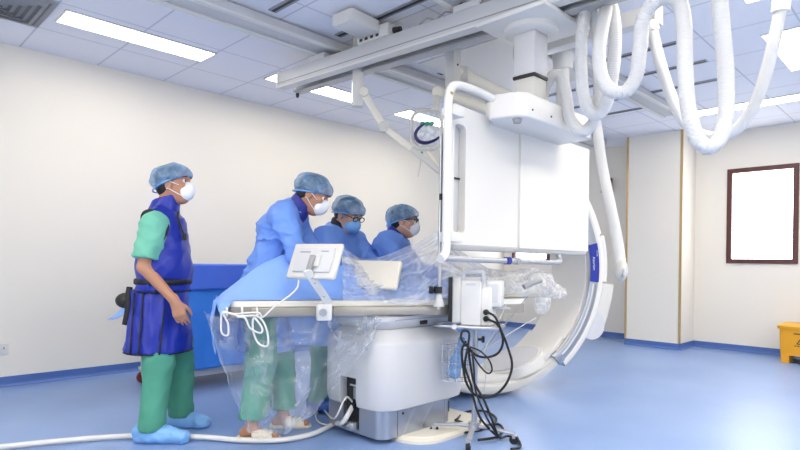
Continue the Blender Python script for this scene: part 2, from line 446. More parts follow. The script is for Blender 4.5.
# ------------------------------------------------------------------ the room
X0, X1, Y0, Y1, H = -1.6, 8.2, -2.6, 5.61, 2.84
def struct(name, bm, m, smooth=None):
    o = obj(name, bm, m, None, smooth); o['kind'] = 'structure'; return o
struct('floor', bx(X0, X1, Y0, Y1, -0.1, 0), 'floor')
struct('ceiling', bx(X0, X1, Y0, Y1, H, H + 0.1), 'ceil')
struct('wall_left', bx(X0, X1, Y1, Y1 + 0.12, 0, H), 'wall')
struct('wall_front', bx(X0 - 0.12, X0, Y0, Y1, 0, H), 'wall')
struct('wall_side', bx(X0, X1, Y0 - 0.12, Y0, 0, H), 'wall')
W1 = (1.40, 2.15, 1.14, 2.335); W2 = (4.74, 5.43, 1.12, 2.37)
hole = lambda W, r=0: [(W[0] - r, W[2] - r), (W[1] + r, W[2] - r), (W[1] + r, W[3] + r), (W[0] - r, W[3] + r)]
struct('wall_right', prism([(Y0, 0), (Y1, 0), (Y1, H), (Y0, H)], (X1, 0, 0), (0, 1, 0), (0, 0, 1), 0.12, [hole(W1), hole(W2)]), 'wall')
for i, W in enumerate((W1, W2)):
    fr = prism(hole(W, 0.012), (X1 - 0.02, 0, 0), (0, 1, 0), (0, 0, 1), 0.06, [hole(W, -0.045)])
    f = obj('window_%d' % (i + 1), fr, 'frame_red', None, None); f['kind'] = 'structure'
    obj('pane', bx(X1 + 0.03, X1 + 0.04, W[0] + 0.02, W[1] - 0.02, W[2] + 0.02, W[3] - 0.02), 'winglow', f, None)
# made-up lit windows, added unseen behind the viewer to brighten the room
for i, (o_, ux_) in enumerate((((X0 - 0.04, 1.6, 0), (0, 1, 0)), ((2.4, Y0 - 0.04, 0), (1, 0, 0)))):
    o_ = Vector(o_); ux_ = Vector(ux_); q = [(-1.3, 0.95), (1.3, 0.95), (1.3, 2.2), (-1.3, 2.2)]; q2 = [(-1.24, 1.01), (1.24, 1.01), (1.24, 2.14), (-1.24, 2.14)]
    bm = prism(q, o_ , ux_, Uv, 0.10, [q2])
    if i: bmesh.ops.translate(bm, vec=(0, 0.10, 0), verts=bm.verts)
    f = obj('window_%d' % (i + 3), bm, 'frame_red', None, None); f['kind'] = 'structure'
    pc = o_ + Uv * 1.575 + (Vector((0.05, 0, 0)) if i == 0 else Vector((0, 0.05, 0)))
    obj('pane', box(pc, (0.01, 2.48, 1.13) if i == 0 else (2.48, 0.01, 1.13)), 'winfill', f, None)
def skirting(a, b, n):
    """coved vinyl skirting from a to b; n points into the room"""
    a = Vector(a); b = Vector(b); n = Vector(n); prof = [(0, 0), (0.035, 0), (0.022, 0.006), (0.012, 0.016), (0.006, 0.03), (0.006, 0.082), (0, 0.082)]
    bm = nb(); A = [bm.verts.new(a + n * p[0] + Uv * p[1]) for p in prof]; B = [bm.verts.new(b + n * p[0] + Uv * p[1]) for p in prof]
    L = len(prof)
    for i in range(L): bm.faces.new((A[i], A[(i + 1) % L], B[(i + 1) % L], B[i]))
    bm.faces.new(A[::-1]); bm.faces.new(B); return bm
CX, CY0, CY1_ = 7.674, 2.548, 3.26
struct('baseboard_left', skirting((X0, Y1, 0), (X1, Y1, 0), (0, -1, 0)), 'base')
struct('baseboard_right', skirting((X1, Y0, 0), (X1, CY0, 0), (-1, 0, 0)), 'base')
struct('baseboard_rear', skirting((X1, CY1_, 0), (X1, Y1, 0), (-1, 0, 0)), 'base')
struct('baseboard_column', skirting((CX, CY0, 0), (CX, CY1_, 0), (-1, 0, 0)), 'base')
struct('baseboard_return', skirting((CX, CY0, 0), (X1, CY0, 0), (0, -1, 0)), 'base')
struct('column', bx(CX, X1, CY0, CY1_, 0, H), 'wall')
for i, (y, s) in enumerate(((CY0, -1), (CY1_, 1))):
    b = bx(CX - 0.005, CX + 0.022, min(y, y + s * 0.005), max(y, y + s * 0.005), 0.082, H)
    bx(CX - 0.005, CX, min(y + s * 0.005, y - s * 0.022), max(y + s * 0.005, y - s * 0.022), 0.082, H, 0, b)
    struct('trim_%d' % (i + 1), b, 'gold')

# wall socket
t = thing('wall_socket', 'white double wall socket low on the cream wall', 'socket', (0.99, Y1, 0.31))
obj('faceplate', bx(0.93, 1.03, Y1 - 0.012, Y1, 0.265, 0.355, 0.004), 'white', t)
obj('socket_hole', bx(0.993, 1.003, Y1 - 0.0135, Y1 - 0.011, 0.31, 0.33), 'midgrey', t, None)
obj('socket_hole', bx(0.958, 0.968, Y1 - 0.0135, Y1 - 0.011, 0.31, 0.33), 'midgrey', t, None)

# ceiling lights: frame + diffuser
def light(x0, x1, y0, y1, label, group=None):
    t = thing('ceiling_light', label, 'light', ((x0 + x1) / 2, (y0 + y1) / 2, H), 0, group)
    obj('frame', prism([(x0 - .012, y0 - .012), (x1 + .012, y0 - .012), (x1 + .012, y1 + .012), (x0 - .012, y1 + .012)], (0, 0, H - 0.012), (1, 0, 0), (0, 1, 0), 0.012,
        [[(x0, y0), (x1, y0), (x1, y1), (x0, y1)]]), 'white', t, None)
    obj('diffuser', bx(x0 + .001, x1 - .001, y0 + .001, y1 - .001, H - 0.006, H - 0.001), 'lamp', t, None)
light(1.15, 2.27, 4.52, 4.78, 'long lit ceiling panel beside the air vent, nearest the standing man')
light(2.92, 4.00, 4.52, 4.78, 'lit ceiling panel half hidden behind the near end of the ceiling bridge')
light(4.66, 5.76, 4.52, 4.78, 'lit ceiling panel above the clear bag on the ceiling arm')
light(6.84, 7.08, 1.08, 2.27, 'long narrow lit panel near the wall column')
light(4.94, 5.98, 0.50, 1.08, 'wide square lit panel above the far end of the hoses')
light(3.15, 4.25, 0.50, 1.02, 'lit ceiling panel at the very top edge among the hoses')
for x0, y0 in ((-1.0, 0.5), (-1.0, 2.9), (0.9, 0.5), (0.9, -1.4), (2.9, -1.4), (4.9, -1.4)):  # extra panels out of view, added to raise the room's brightness
    light(x0, x0 + 1.1, y0, y0 + 0.55, 'unseen lit ceiling panel added behind the viewer to brighten the room', 'fill lights added behind the viewer')

t = thing('wall_box', 'small dark box on the wall peeping out behind the white cable sleeve', 'wall box', (X1, 3.74, 2.17))
obj('case', bx(X1 - 0.05, X1, 3.70, 3.86, 2.17, 2.38, 0.006), 'dark', t)
obj('cover', bx(X1 - 0.054, X1 - 0.049, 3.715, 3.845, 2.19, 2.36, 0.001), 'midgrey', t)
# air vent
t = thing('ceiling_vent', 'grey square louvred air vent in the ceiling beside the wall', 'vent', (0.78, 4.73, H))
vx, vy = 0.78, 4.73
obj('backing', bx(vx - .28, vx + .28, vy - .28, vy + .28, H - 0.004, H - 0.001), 'midgrey', t, None)
for k in range(6):
    r0 = 0.30 - k * 0.048; r1 = r0 - 0.034
    sq = lambda r: [(vx - r, vy - r), (vx + r, vy - r), (vx + r, vy + r), (vx - r, vy + r)]
    bm = nb(); z0 = H - 0.010
    A = [bm.verts.new((x, y, z0)) for x, y in sq(r0)]; B = [bm.verts.new((x, y, H - 0.03 if k else H - 0.014)) for x, y in sq(r1)]
    for i in range(4): bm.faces.new((A[i], A[(i + 1) % 4], B[(i + 1) % 4], B[i]))
    bmesh.ops.solidify(bm, geom=list(bm.faces), thickness=0.004)
    obj('louvre', bm, 'lightgrey', t, None)

# dark slot channels of the ceiling between the rails
for x, y0, y1 in ((2.16, 1.6, 3.46), (2.75, 1.6, 3.46), (3.36, 1.6, 3.46), (3.96, 1.6, 3.46), (4.65, 1.58, 3.46), (5.23, 1.55, 3.46), (5.82, 1.6, 3.46), (6.33, 2.36, 3.46)):
    b = bx(x - 0.032, x + 0.032, y0, y1, H - 0.008, H - 0.001)
    t = thing('ceiling_slot', 'dark narrow slot channel running across the ceiling between the two rails', 'slot', (x, (y0 + y1) / 2, H), 0, 'ceiling slot channels')
    obj('channel', b, 'midgrey', t, None)
    obj('gap', bx(x - 0.012, x + 0.012, y0 + .01, y1 - .01, H - 0.0095, H - 0.0075), 'dark', t, None)

# ------------------------------------------------------------------ ceiling rails
def rail(y0, y1, x0, x1, label):
    t = thing('ceiling_rail', label, 'rail', ((x0 + x1) / 2, (y0 + y1) / 2, H), 0)
    obj('profile', bx(x0, x1, y0, y1, H - 0.075, H - 0.012, 0.006), 'alu', t)
    obj('lip', bx(x0, x1, y0 - 0.012, y0 + 0.03, H - 0.092, H - 0.0745, 0.004), 'white', t)
    obj('lip', bx(x0, x1, y1 - 0.03, y1 + 0.012, H - 0.092, H - 0.0745, 0.004), 'white', t)
    obj('mounting_strip', bx(x0, x1, y0 + 0.03, y1 - 0.03, H - 0.0125, H), 'midgrey', t, None)
rail(3.52, 3.74, 0.4, 7.6, 'long pale ceiling rail nearer the cream side wall')
rail(2.22, 2.40, 1.6, 6.6, 'long pale ceiling rail over the display column, passing behind the hoses')

# ------------------------------------------------------------------ travelling bridge
ba = math.atan2(2.86 - 2.69, 1.71 - 4.20)       # runs along -y, slightly turned
bd = Vector((2.86 - 2.69, 1.71 - 4.20, 0)).normalized(); bn = Vector((-bd.y, bd.x, 0))   # bn: to +x
B0 = Vector((2.69, 4.20, 0)); BL = 4.7
bra = math.atan2(bd.y, bd.x)
t = thing('ceiling_bridge', 'long pale grey twin beam bridge hung under the ceiling rails', 'bridge', (2.85, 2.2, 2.7), bra)
def bb(s0, s1, n0, n1, z0, z1, bev=0, bm=None):
    c = B0 + bd * ((s0 + s1) / 2) + bn * ((n0 + n1) / 2)
    return add_box(bm or nb(), (c.x, c.y, (z0 + z1) / 2), (s1 - s0, abs(n1 - n0), z1 - z0), bra, bev)
sg = 1
f1 = bb(0, BL, 0, 0.055, 2.58, 2.70, 0.004); obj('front_beam', f1, 'alu', t)
obj('front_lip', bb(0, BL, -0.006, 0.075, 2.565, 2.585, 0.003), 'white', t)
obj('front_groove', bb(0.01, BL, -0.0015, 0.002, 2.604, 2.612), 'midgrey', t, None)
obj('rear_beam', bb(0.02, BL, 0.175, 0.23, 2.58, 2.70, 0.004), 'alu', t)
obj('rear_lip', bb(0.02, BL, 0.15, 0.235, 2.565, 2.585, 0.003), 'grey', t)
obj('web_plate', bb(0.05, BL, 0.05, 0.18, 2.64, 2.66), 'midgrey', t, None)
obj('end_plate', bb(-0.012, 0.0, -0.004, 0.06, 2.57, 2.70, 0.002), 'white', t)
obj('end_stop', cyl(tuple(B0 + bd * 0.02 + bn * 0.2 + Uv * 2.565), tuple(B0 + bd * 0.02 + bn * 0.2 + Uv * 2.53), 0.016, 0.012), 'dark', t)
for s in (0.50, 1.95):
    hgr = bb(s - 0.10, s + 0.10, 0.0, 0.23, 2.70, 2.745, 0.006)
    h = obj('hanger', hgr, 'lightgrey', t)
    obj('wheel', cyl(tuple(B0 + bd * (s - 0.05) + bn * 0.02 + Uv * 2.738), tuple(B0 + bd * (s - 0.05) + bn * 0.06 + Uv * 2.738), 0.024), 'dark', h)
    obj('buffer', bb(s - 0.14, s - 0.1, 0.05, 0.1, 2.71, 2.735, 0.004), 'dark', h)
# drive carriage on top of the bridge with its sockets
c = obj('drive_box', bb(0.98, 1.3, -0.02, 0.2, 2.70, 2.79, 0.01), 'offwhite', t)
obj('drive_cover', bb(1.02, 1.22, -0.30, -0.02, 2.73, 2.82, 0.012), 'white', t)
for k in range(4):
    obj('socket_hole', bb(1.02 + 0.055 * k, 1.045 + 0.055 * k, -0.026, -0.0195, 2.71, 2.728), 'dark', c, None)
obj('cable_gland', cyl(tuple(B0 + bd * 1.3 + bn * 0.05 + Uv * 2.745), tuple(B0 + bd * 1.36 + bn * 0.05 + Uv * 2.745), 0.025, 0.018), 'dark', t)
# cable clips and thin cables along the top
for k in range(4):
    s = 1.62 + 0.16 * k
    P = [tuple(B0 + bd * (s - 0.07) + bn * 0.02 + Uv * 2.705), tuple(B0 + bd * s + bn * 0.02 + Uv * (2.735)), tuple(B0 + bd * (s + 0.07) + bn * 0.02 + Uv * 2.705)]
    obj('cable_loop', tube(spline(P, 6), 0.006, 6), 'midgrey', t)

# second cross beam whose white end shows among the hoses
t = thing('cross_beam', 'short white box beam ending among the white hoses', 'beam', (3.6, 1.8, 2.66))
obj('beam', bx(3.55, 3.65, 1.36, 2.38, 2.60, 2.70, 0.004), 'white', t)
obj('end_cap', bx(3.54, 3.66, 1.34, 1.36, 2.59, 2.71, 0.005), 'offwhite', t)
obj('hanger', bx(3.54, 3.66, 2.24, 2.36, 2.70, 2.748, 0.004), 'lightgrey', t)

# ------------------------------------------------------------------ display boom: column, cantilever and large display seen from the rear
t = thing('display_boom', 'big white ceiling hung display unit seen from behind, on a square column', 'display unit', (3.03, 1.9, 2.56))
colx, coly = 3.03, 1.90
obj('trolley_plate', bx(2.78, 3.30, 1.66, 2.14, 2.535, 2.563, 0.006), 'white', t)
hexp = [(1.66, 2.545), (1.60, 2.60), (1.62, 2.70), (2.1, 2.72), (2.14, 2.60), (2.12, 2.545)]
obj('trolley_bracket', prism(hexp, (3.14, 0, 0), (0, 1, 0), (0, 0, 1), 0.17), 'white', t)
obj('cap_disc', add_cyl(cyl((colx, coly, 2.505), (colx, coly, 2.537), 0.165, n=48), (colx, coly, 2.492), (colx, coly, 2.505), 0.14, 0.165, 48), 'white', t)
obj('cap_seam', cyl((colx, coly, 2.535), (colx, coly, 2.541), 0.15, n=40), 'dark', t)
u = obj('column', bx(colx - .075, colx + .075, coly - .075, coly + .075, 2.235, 2.5, 0.008), 'lightgrey', t)
obj('collar', bx(colx - .078, colx + .078, coly - .078, coly + .078, 2.215, 2.235, 0.003), 'dark', t)
obj('lower_column', bx(colx - .07, colx + .07, coly - .07, coly + .07, 2.06, 2.216, 0.006), 'offwhite', t)
hd = [(2.70, 1.97), (2.745, 1.81), (2.80, 1.77), (3.58, 1.77), (3.62, 1.80), (3.62, 2.08), (2.82, 2.08), (2.79, 2.0), (2.72, 1.99)]
bm = prism(hd, (0, 0, 1.925), (1, 0, 0), (0, 1, 0), 0.145)
bmesh.ops.bevel(bm, geom=list(bm.edges), offset=0.014, segments=3, profile=0.5, affect='EDGES')
h = obj('cantilever', bm, 'white_panel', t)
for k in range(4):
    x = 2.85 + 0.21 * k
    obj('screw', cyl((x, 1.7705, 1.975), (x, 1.766, 1.975), 0.006, n=10), 'dark', h)
obj('underside_knob', cyl((2.80, 1.84, 1.927), (2.80, 1.84, 1.90), 0.03, 0.022), 'midgrey', h)
# left panel with the handle slot and right panel, which stands a little proud
Z0, Z1 = 1.182, 1.96
def arc_pts(c, r, a0, a1, n=6): return [(c[0] + r * math.cos(math.radians(a0 + (a1 - a0) * k / n)), c[1] + r * math.sin(math.radians(a0 + (a1 - a0) * k / n))) for k in range(n + 1)]
lp = [(2.455, Z0), (3.135, Z0), (3.135, Z1 - 0.005), (2.76, Z1 + 0.01)] + [(2.51, Z1 + 0.025)] + arc_pts((2.47, Z1 + 0.01), 0.015, 90, 180, 3)
slot = rrect(2.473, 2.577, 1.25, 1.875, 0.035)
bm = prism(lp, (0, 2.09, 0), (1, 0, 0), (0, 0, 1), 0.05, [slot])
p1 = obj('rear_panel', bm, 'white_panel', t, 0.5)
obj('slot_backing', bx(2.46, 2.59, 2.092, 2.105, 1.23, 1.89), 'lightgrey', t, None)
obj('slot_divider', bx(2.473, 2.577, 2.08, 2.092, 1.567, 1.576), 'dark', t, None)
rp = rrect(3.13, 4.075, Z0, Z1 + 0.005, 0.012, 3)
obj('rear_panel', prism(rp, (0, 2.09, 0), (1, 0, 0), (0, 0, 1), 0.065), 'white_panel', t, 0.5)
obj('display_body', bx(2.60, 4.06, 2.089, 2.17, Z0 + 0.01, Z1 - 0.01, 0.01), 'white', t)
obj('screen', bx(2.62, 4.04, 2.17, 2.176, Z0 + 0.03, Z1 - 0.03), 'black', t, None)
obj('lower_ledge', bx(2.46, 4.06, 2.03, 2.12, Z0 - 0.028, Z0 + 0.004, 0.004), 'grey', t)
# handle tube: arch, upright, cranked foot
P = spline([(2.74, 1.95, 2.04), (2.62, 1.965, 2.060), (2.44, 1.97, 2.062), (2.365, 1.97, 2.04), (2.335, 1.97, 1.98), (2.33, 1.97, 1.85), (2.33, 1.97, 1.5), (2.33, 1.97, 1.24), (2.332, 1.97, 1.17), (2.315, 1.965, 1.125), (2.26, 1.95, 1.10)], 6)
hb = obj('handle_tube', tube(P, 0.0235, 14), 'white', t)
obj('sticker', bx(2.320, 2.342, 1.945, 1.9475, 1.985, 2.0), 'brass', hb, None)
obj('handle_bracket', bx(2.365, 2.47, 1.965, 2.05, 1.195, 1.25, 0.006), 'white', t)
obj('handle_bracket', bx(2.365, 2.47, 1.965, 2.05, 1.89, 1.94, 0.006), 'white', t)
P = spline([(2.33, 1.975, 1.105), (2.6, 1.975, 1.10), (3.2, 1.975, 1.095), (3.45, 1.98, 1.092), (3.60, 2.0, 1.10), (3.66, 2.04, 1.13), (3.665, 2.055, 1.19)], 6)
lr = obj('lower_rail', tube(P, 0.017, 12), 'grey', t)
obj('rail_clip', cyl((2.92, 1.955, 1.098), (2.92, 1.995, 1.098), 0.023), 'navy', lr)
obj('rail_clip', cyl((3.02, 1.955, 1.098), (3.02, 1.995, 1.098), 0.022), 'midgrey', lr)

# ------------------------------------------------------------------ hoses
def corrugated(path, r, amp, pitch):
    P = resample(spline(path, 14), pitch / 4)
    return tube(P, lambda i: r + amp * (1, 0, -1, 0)[i % 4], 16)
A = lambda L: [at(*p) for p in L]
h1 = A([(541, 104, 3.60), (545, 88, 3.60), (553, 76, 3.58), (561, 78, 3.56), (566, 95, 3.53), (570, 118, 3.5), (581, 131, 3.46), (593, 123, 3.43), (599, 100, 3.41), (599, 60, 3.38), (596, 24, 3.36), (588, 8, 3.33),
        (583, 24, 3.32), (581, 65, 3.33), (584, 98, 3.34), (593, 114, 3.33), (604, 108, 3.30), (611, 84, 3.26), (615, 44, 3.22), (613, 14, 3.25), (609, 6, 3.28), (604, 20, 3.2), (599, 52, 3.08), (602, 78, 3.05),
        (612, 91, 3.02), (626, 91, 3.0), (636, 76, 2.97), (640, 48, 2.94), (643, 20, 2.91), (653, 4, 2.87), (667, -3, 2.83), (679, 3, 2.80), (684, 25, 2.78), (685, 68, 2.76), (688, 106, 2.74), (696, 136, 2.72),
        (708, 147, 2.70), (720, 137, 2.70), (726, 108, 2.70), (725, 62, 2.68), (721, 20, 2.66), (718, -12, 2.65), (717, -40, 2.64)])
t = thing('corrugated_hose', 'thick white ribbed hose looping down from the ceiling to the display cantilever', 'hose', h1[0])
obj('ribbed_tube', corrugated(h1, 0.0365, 0.0013, 0.0125), 'hose', t, 4)
d0 = h1[0]; obj('end_cuff', cyl(tuple(d0 - Uv * 0.035), tuple(d0 + Uv * 0.03), 0.047), 'white', t)
h2 = A([(651, 22, 3.46), (653, 34, 3.45), (660, 62, 3.42), (671, 96, 3.38), (684, 121, 3.34), (702, 135, 3.28), (722, 136, 3.22), (741, 125, 3.16), (757, 99, 3.1), (768, 66, 3.06), (777, 28, 3.02), (781, 4, 3.0), (784, -24, 2.98), (786, -50, 2.97)])
t = thing('ceiling_hose', 'smooth white hose sagging in one wide curve behind the ribbed hose', 'hose', h2[0])
obj('tube', corrugated(h2, 0.0320, 0.0008, 0.011), 'hose', t, 4)
obj('end_cuff', cyl(tuple(at(650.5, 24, 3.46)), tuple(at(653, 32, 3.45)), 0.042), 'white', t)
obj('end_cuff', cyl(tuple(at(780.5, 12, 3.005)), tuple(at(782, -4, 3.0)), 0.044), 'white', t)
t = thing('hose_carrier', 'thin white hook rail from which the ribbed hose hangs', 'hose carrier', (3.1, 1.2, 2.66))
hk = [at(588, 8, 3.33), at(609.5, 6, 3.28), at(667, -3, 2.83)]
obj('carrier_strip', bb(2.3, 4.5, 0.236, 0.256, 2.655, 2.685, 0.003), 'white', t)
for q in hk[:3]:
    obj('hook', tube(spline([B0 + bd * (q - B0).dot(bd) + bn * 0.25 + Uv * 2.66, B0 + bd * (q - B0).dot(bd) + bn * max(0.262, (q - B0).dot(bn)) + Uv * (2.62 if (q - B0).dot(bn) < .2 else q.z + .07), B0 + bd * (q - B0).dot(bd) + bn * max(0.262, (q - B0).dot(bn)) + Uv * (q.z + .05), q + Uv * 0.03], 4), 0.009, 8), 'white', t)
# ------------------------------------------------------------------ white cable duct falling to the C-arm stand
P = spline(A([(592, 96, 5.0), (597, 128, 5.05), (602, 165, 5.1), (610, 205, 5.15), (617, 240, 5.2), (621, 268, 5.2)]), 8)
t = thing('cable_duct', 'broad white cable sleeve hanging beside the wall column', 'cable sleeve', P[-1])
obj('sleeve', tube(P, lambda i: 0.044 + 0.010 * min(1, i / 30), 16, flat=(tuple(Fv), 0.6)), 'white', t)
e = at(621, 270, 5.2)
bm = add_sphere(nb(), e, 0.075, 20, (0.8, 0.8, 1.4)); obj('end_joint', bm, 'offwhite', t)
bm = add_sphere(nb(), at(624, 273, 5.14), 0.03, 12, (0.6, 0.6, 1.5)); obj('joint_cap', bm, 'lightgrey', t)

# ------------------------------------------------------------------ ceiling arm with the clear bag
t = thing('ceiling_pendant', 'white ceiling post with horizontal cream tubes behind the display handle', 'ceiling arm', (3.40, 2.83, H))
obj('ceiling_flange', cyl((3.40, 2.83, H), (3.40, 2.83, H - 0.02), 0.10), 'white', t)
obj('post', bx(3.355, 3.445, 2.785, 2.875, 2.43, H - 0.019, 0.008), 'white', t)
obj('post_screw', cyl((3.40, 2.7855, 2.62), (3.40, 2.78, 2.62), 0.008, n=10), 'dark', t)
obj('upper_tube', add_sphere(cyl((3.43, 2.83, 2.585), (4.25, 2.83, 2.545), 0.048), (4.25, 2.83, 2.545), 0.05), 'cream', t)
obj('joint', cyl((3.50, 2.83, 2.63), (3.50, 2.83, 2.53), 0.055), 'offwhite', t)
obj('lower_tube', add_sphere(cyl((3.26, 2.86, 2.39), (3.95, 2.80, 2.36), 0.042), (3.26, 2.86, 2.39), 0.048), 'cream', t)
obj('drop_tube', add_sphere(add_cyl(cyl((3.26, 2.86, 2.40), (3.23, 2.86, 2.24), 0.03, 0.026), (3.23, 2.86, 2.262), (3.23, 2.86, 2.238), 0.034), (3.35, 2.845, 2.40), 0.05), 'offwhite', t)
obj('neck', cyl((3.40, 2.83, 2.43), (3.36, 2.845, 2.40), 0.04), 'white', t)
# clear bag on a frame
bc = Vector((3.185, 2.905, 2.115))
fx = Rv; fy = Uv
t = thing('injector_bag', 'clear rounded plastic holder with green connectors and a dark curved tube', 'clear holder', bc + Uv * 0.13)
fr = [bc + fx * p[0] + fy * p[1] for p in rrect(-0.115, 0.115, -0.17, 0.13, 0.09, 7)]
obj('outer_frame', tube(fr, 0.014, 10, True), 'offwhite', t)
obj('clear_wall', grid_surface(lambda a, b: bc + fx * (0.2 * (a - .5)) + fy * (-0.155 + 0.27 * b) + Fv * (0.03 * math.sin(PI * a) * math.sin(PI * b)), 12, 12), 'bag_clear', t, 4)
for k, dx in enumerate((-0.035, 0.0, 0.035)):
    obj('green_connector', add_sphere(cyl(tuple(bc + fx * dx + fy * 0.02 - Fv * .02), tuple(bc + fx * (dx + .02) + fy * 0.03 - Fv * .02), 0.014), bc + fx * dx + fy * 0.022 - Fv * .02, 0.018, 10), 'greencap', t)
P = spline([bc + fx * x + fy * y - Fv * .025 for x, y in ((-0.02, 0.02), (-0.065, -0.02), (-0.085, -0.07), (-0.055, -0.115), (0.0, -0.125), (0.06, -0.105), (0.095, -0.08))], 6)
obj('curved_tube', tube(P, lambda i: 0.008 + 0.006 * math.sin(PI * i / (len(P) - 1)), 8), 'purple', t)
for dx, L, m in ((-0.05, 0.16, 'greencap'), (-0.03, 0.2, 'cream')):
    pass
obj('hanging_line', tube(spline([bc + fx * x + fy * y for x, y in ((-0.03, -0.165), (-0.035, -0.22), (-0.045, -0.30), (-0.06, -0.38))], 5), 0.005, 6), 'offwhite', t)
obj('green_valve', cyl(tuple(bc - fx * 0.034 - fy * 0.19), tuple(bc - fx * 0.038 - fy * 0.235), 0.011), 'greencap', t)
obj('cream_strap', tube(spline([bc + fx * x + fy * y for x, y in ((0.0, -0.165), (0.05, -0.24), (0.10, -0.31), (0.14, -0.36))], 5), 0.014, 8, flat=(tuple(Fv), 0.3)), 'cream', t)

# jointed cream arm on the white ceiling post
t = thing('cable_support', 'jointed flat cream arm sloping down from a short white ceiling post', 'jointed arm', at(357.5, 84, 4.45))
b = at(357.5, 107, 4.45)
obj('post', add_box(nb(), (b.x, b.y, (b.z + H) / 2), (0.085, 0.085, H - b.z), YAW + 0.2, 0.006), 'white', t)
j = [at(364, 93, 4.4), at(384, 127, 4.38), at(412, 149, 4.3), at(440, 172, 4.25)]
obj('shoulder_joint', cyl(tuple(j[0] - Fv * 0.04), tuple(j[0] + Fv * 0.04), 0.035), 'cream', t)
obj('upper_link', tube([j[0], j[0].lerp(j[1], .5), j[1]], lambda i: 0.034 - 0.003 * i, 10, flat=(tuple(Fv), 0.5)), 'cream', t)
obj('elbow_joint', cyl(tuple(j[1] - Fv * 0.03), tuple(j[1] + Fv * 0.03), 0.042), 'offwhite', t)
obj('lower_link', tube([j[1], j[1].lerp(j[2], .5), j[2]], 0.027, 10, flat=(tuple(Fv), 0.5)), 'cream', t)
obj('end_link', tube([j[2], j[3]], 0.022, 10, flat=(tuple(Fv), 0.5)), 'offwhite', t)
# ceiling pole beside the display column
t = thing('ceiling_pole', 'stout white pole dropping from the ceiling rail behind the hoses', 'pole', (4.05, 2.2, 2.75))
obj('pole_cap', cyl((4.08, 2.26, 2.748), (4.08, 2.26, 2.63), 0.085, 0.075), 'white', t)
obj('shaft', cyl((4.08, 2.26, 2.635), (4.08, 2.26, 2.05), 0.05), 'white', t)
# white flush panel in the ceiling
struct('trim_3', bx(3.62, 4.95, 2.45, 3.42, H - 0.012, H), 'white_panel')

# ------------------------------------------------------------------ C-arm
c0 = Vector((3.75, 2.65, 1.035)); ce = Vector((.906, -.423, 0)).normalized(); ca = Vector((.423, .906, 0)).normalized()
def CP(ang, R, ax):
    a = math.radians(ang); return c0 + ce * (R * math.cos(a)) + Uv * (R * math.sin(a)) + ca * ax
def sweep(sec, a0, a1, step=2.5, bm=None):
    """sweep a closed (R, axial) section round the C"""
    bm = bm or nb(); n = max(2, int(abs(a1 - a0) / step)); rings = []
    for i in range(n + 1):
        a = a0 + (a1 - a0) * i / n; rings.append([bm.verts.new(CP(a, p[0], p[1])) for p in sec])
    L = len(sec)
    for i in range(n):
        for k in range(L): bm.faces.new((rings[i][k], rings[i][(k + 1) % L], rings[i + 1][(k + 1) % L], rings[i + 1][k]))
    bm.faces.new(rings[0][::-1]); bm.faces.new(rings[-1]); return bm
def rsec(R0, R1, x0, x1, r=0.02, n=4): return rrect(R0, R1, x0, x1, r, n)
t = thing('c_arm', 'large white C shaped X-ray arm with a blue name label on its rim', 'C-arm', (c0.x, c0.y, 0), math.atan2(ce.y, ce.x))
obj('arc_body', sweep(rsec(0.925, 1.015, 0.0, 0.56, 0.03), -126, 76), 'white_panel', t)
obj('rim_strip', sweep(rsec(0.94, 1.0, -0.012, 0.004, 0.005, 2), -124, -49), 'offwhite', t)
obj('inner_lining', sweep(rsec(0.905, 0.93, 0.03, 0.53, 0.01, 2), -40, 60), 'white_panel', t)
obj('lower_lining', sweep(rsec(0.875, 0.93, 0.03, 0.53, 0.02, 3), -124, -40.6), 'white_panel', t)
sl = obj('sleeve', sweep(rsec(0.995, 1.065, -0.02, 0.58, 0.03), -50, 38), 'white_panel', t)
tr = obj('side_track', sweep(rsec(0.915, 1.0, -0.022, -0.002, 0.006, 2), -49, 33), 'steelgrey', sl)
obj('track_groove', sweep([(0.945, -0.0245), (0.958, -0.0245), (0.958, -0.021), (0.945, -0.021)], -48, -7), 'white', sl, None)
obj('track_groove', sweep([(0.972, -0.0245), (0.982, -0.0245), (0.982, -0.021), (0.972, -0.021)], -48, -7), 'midgrey', sl, None)
obj('end_cap', sweep(rsec(0.91, 1.004, -0.03, 0.03, 0.008, 2), -52.5, -48.8), 'steelgrey', sl)
lb = obj('name_label', sweep(rsec(0.913, 1.003, -0.027, -0.02, 0.002, 1), -6, 13.5), 'bluelabel', sl)
# lettering along the label, reading downwards
ang = 3.5; o = CP(ang, 0.945, -0.0285)
tang = (CP(ang - 1, 0.945, 0) - CP(ang + 1, 0.945, 0)).normalized(); outw = (CP(ang, 1, 0) - CP(ang, .9, 0)).normalized()
link_mesh('lettering', text_mesh('Azurion', 0.036, o, tang, outw, 0.0006), 'white', lb)
ang = 8.5; o = CP(ang, 0.984, -0.0285)
link_mesh('lettering', text_mesh('PHILIPS', 0.016, o, tang, outw, 0.0006), 'white', lb)
# drive housing outside the sleeve
hs = obj('drive_housing', sweep(rsec(1.06, 1.25, 0.05, 0.40, 0.04), -25, -6), 'offwhite', t)
obj('screw', cyl(tuple(CP(-12, 1.09, 0.052)), tuple(CP(-12, 1.09, 0.045)), 0.008, n=10), 'dark', hs)
obj('pivot_disc', cyl(tuple(CP(-26, 1.09, 0.02)), tuple(CP(-26, 1.09, 0.40)), 0.125, n=40), 'lightgrey', hs)
obj('upper_cover', sweep(rsec(1.06, 1.22, 0.10, 0.40, 0.05), -5, 15), 'white_panel', t)
obj('sleeve_shoulder', sweep(rsec(1.0, 1.10, 0.0, 0.46, 0.03), 17, 34), 'white_panel', t)
obj('mounting_arm', tube(spline([CP(10, 1.12, .25), CP(14, 1.3, .5), CP(20, 1.3, 0.8)], 5), 0.07, 14), 'offwhite', t)
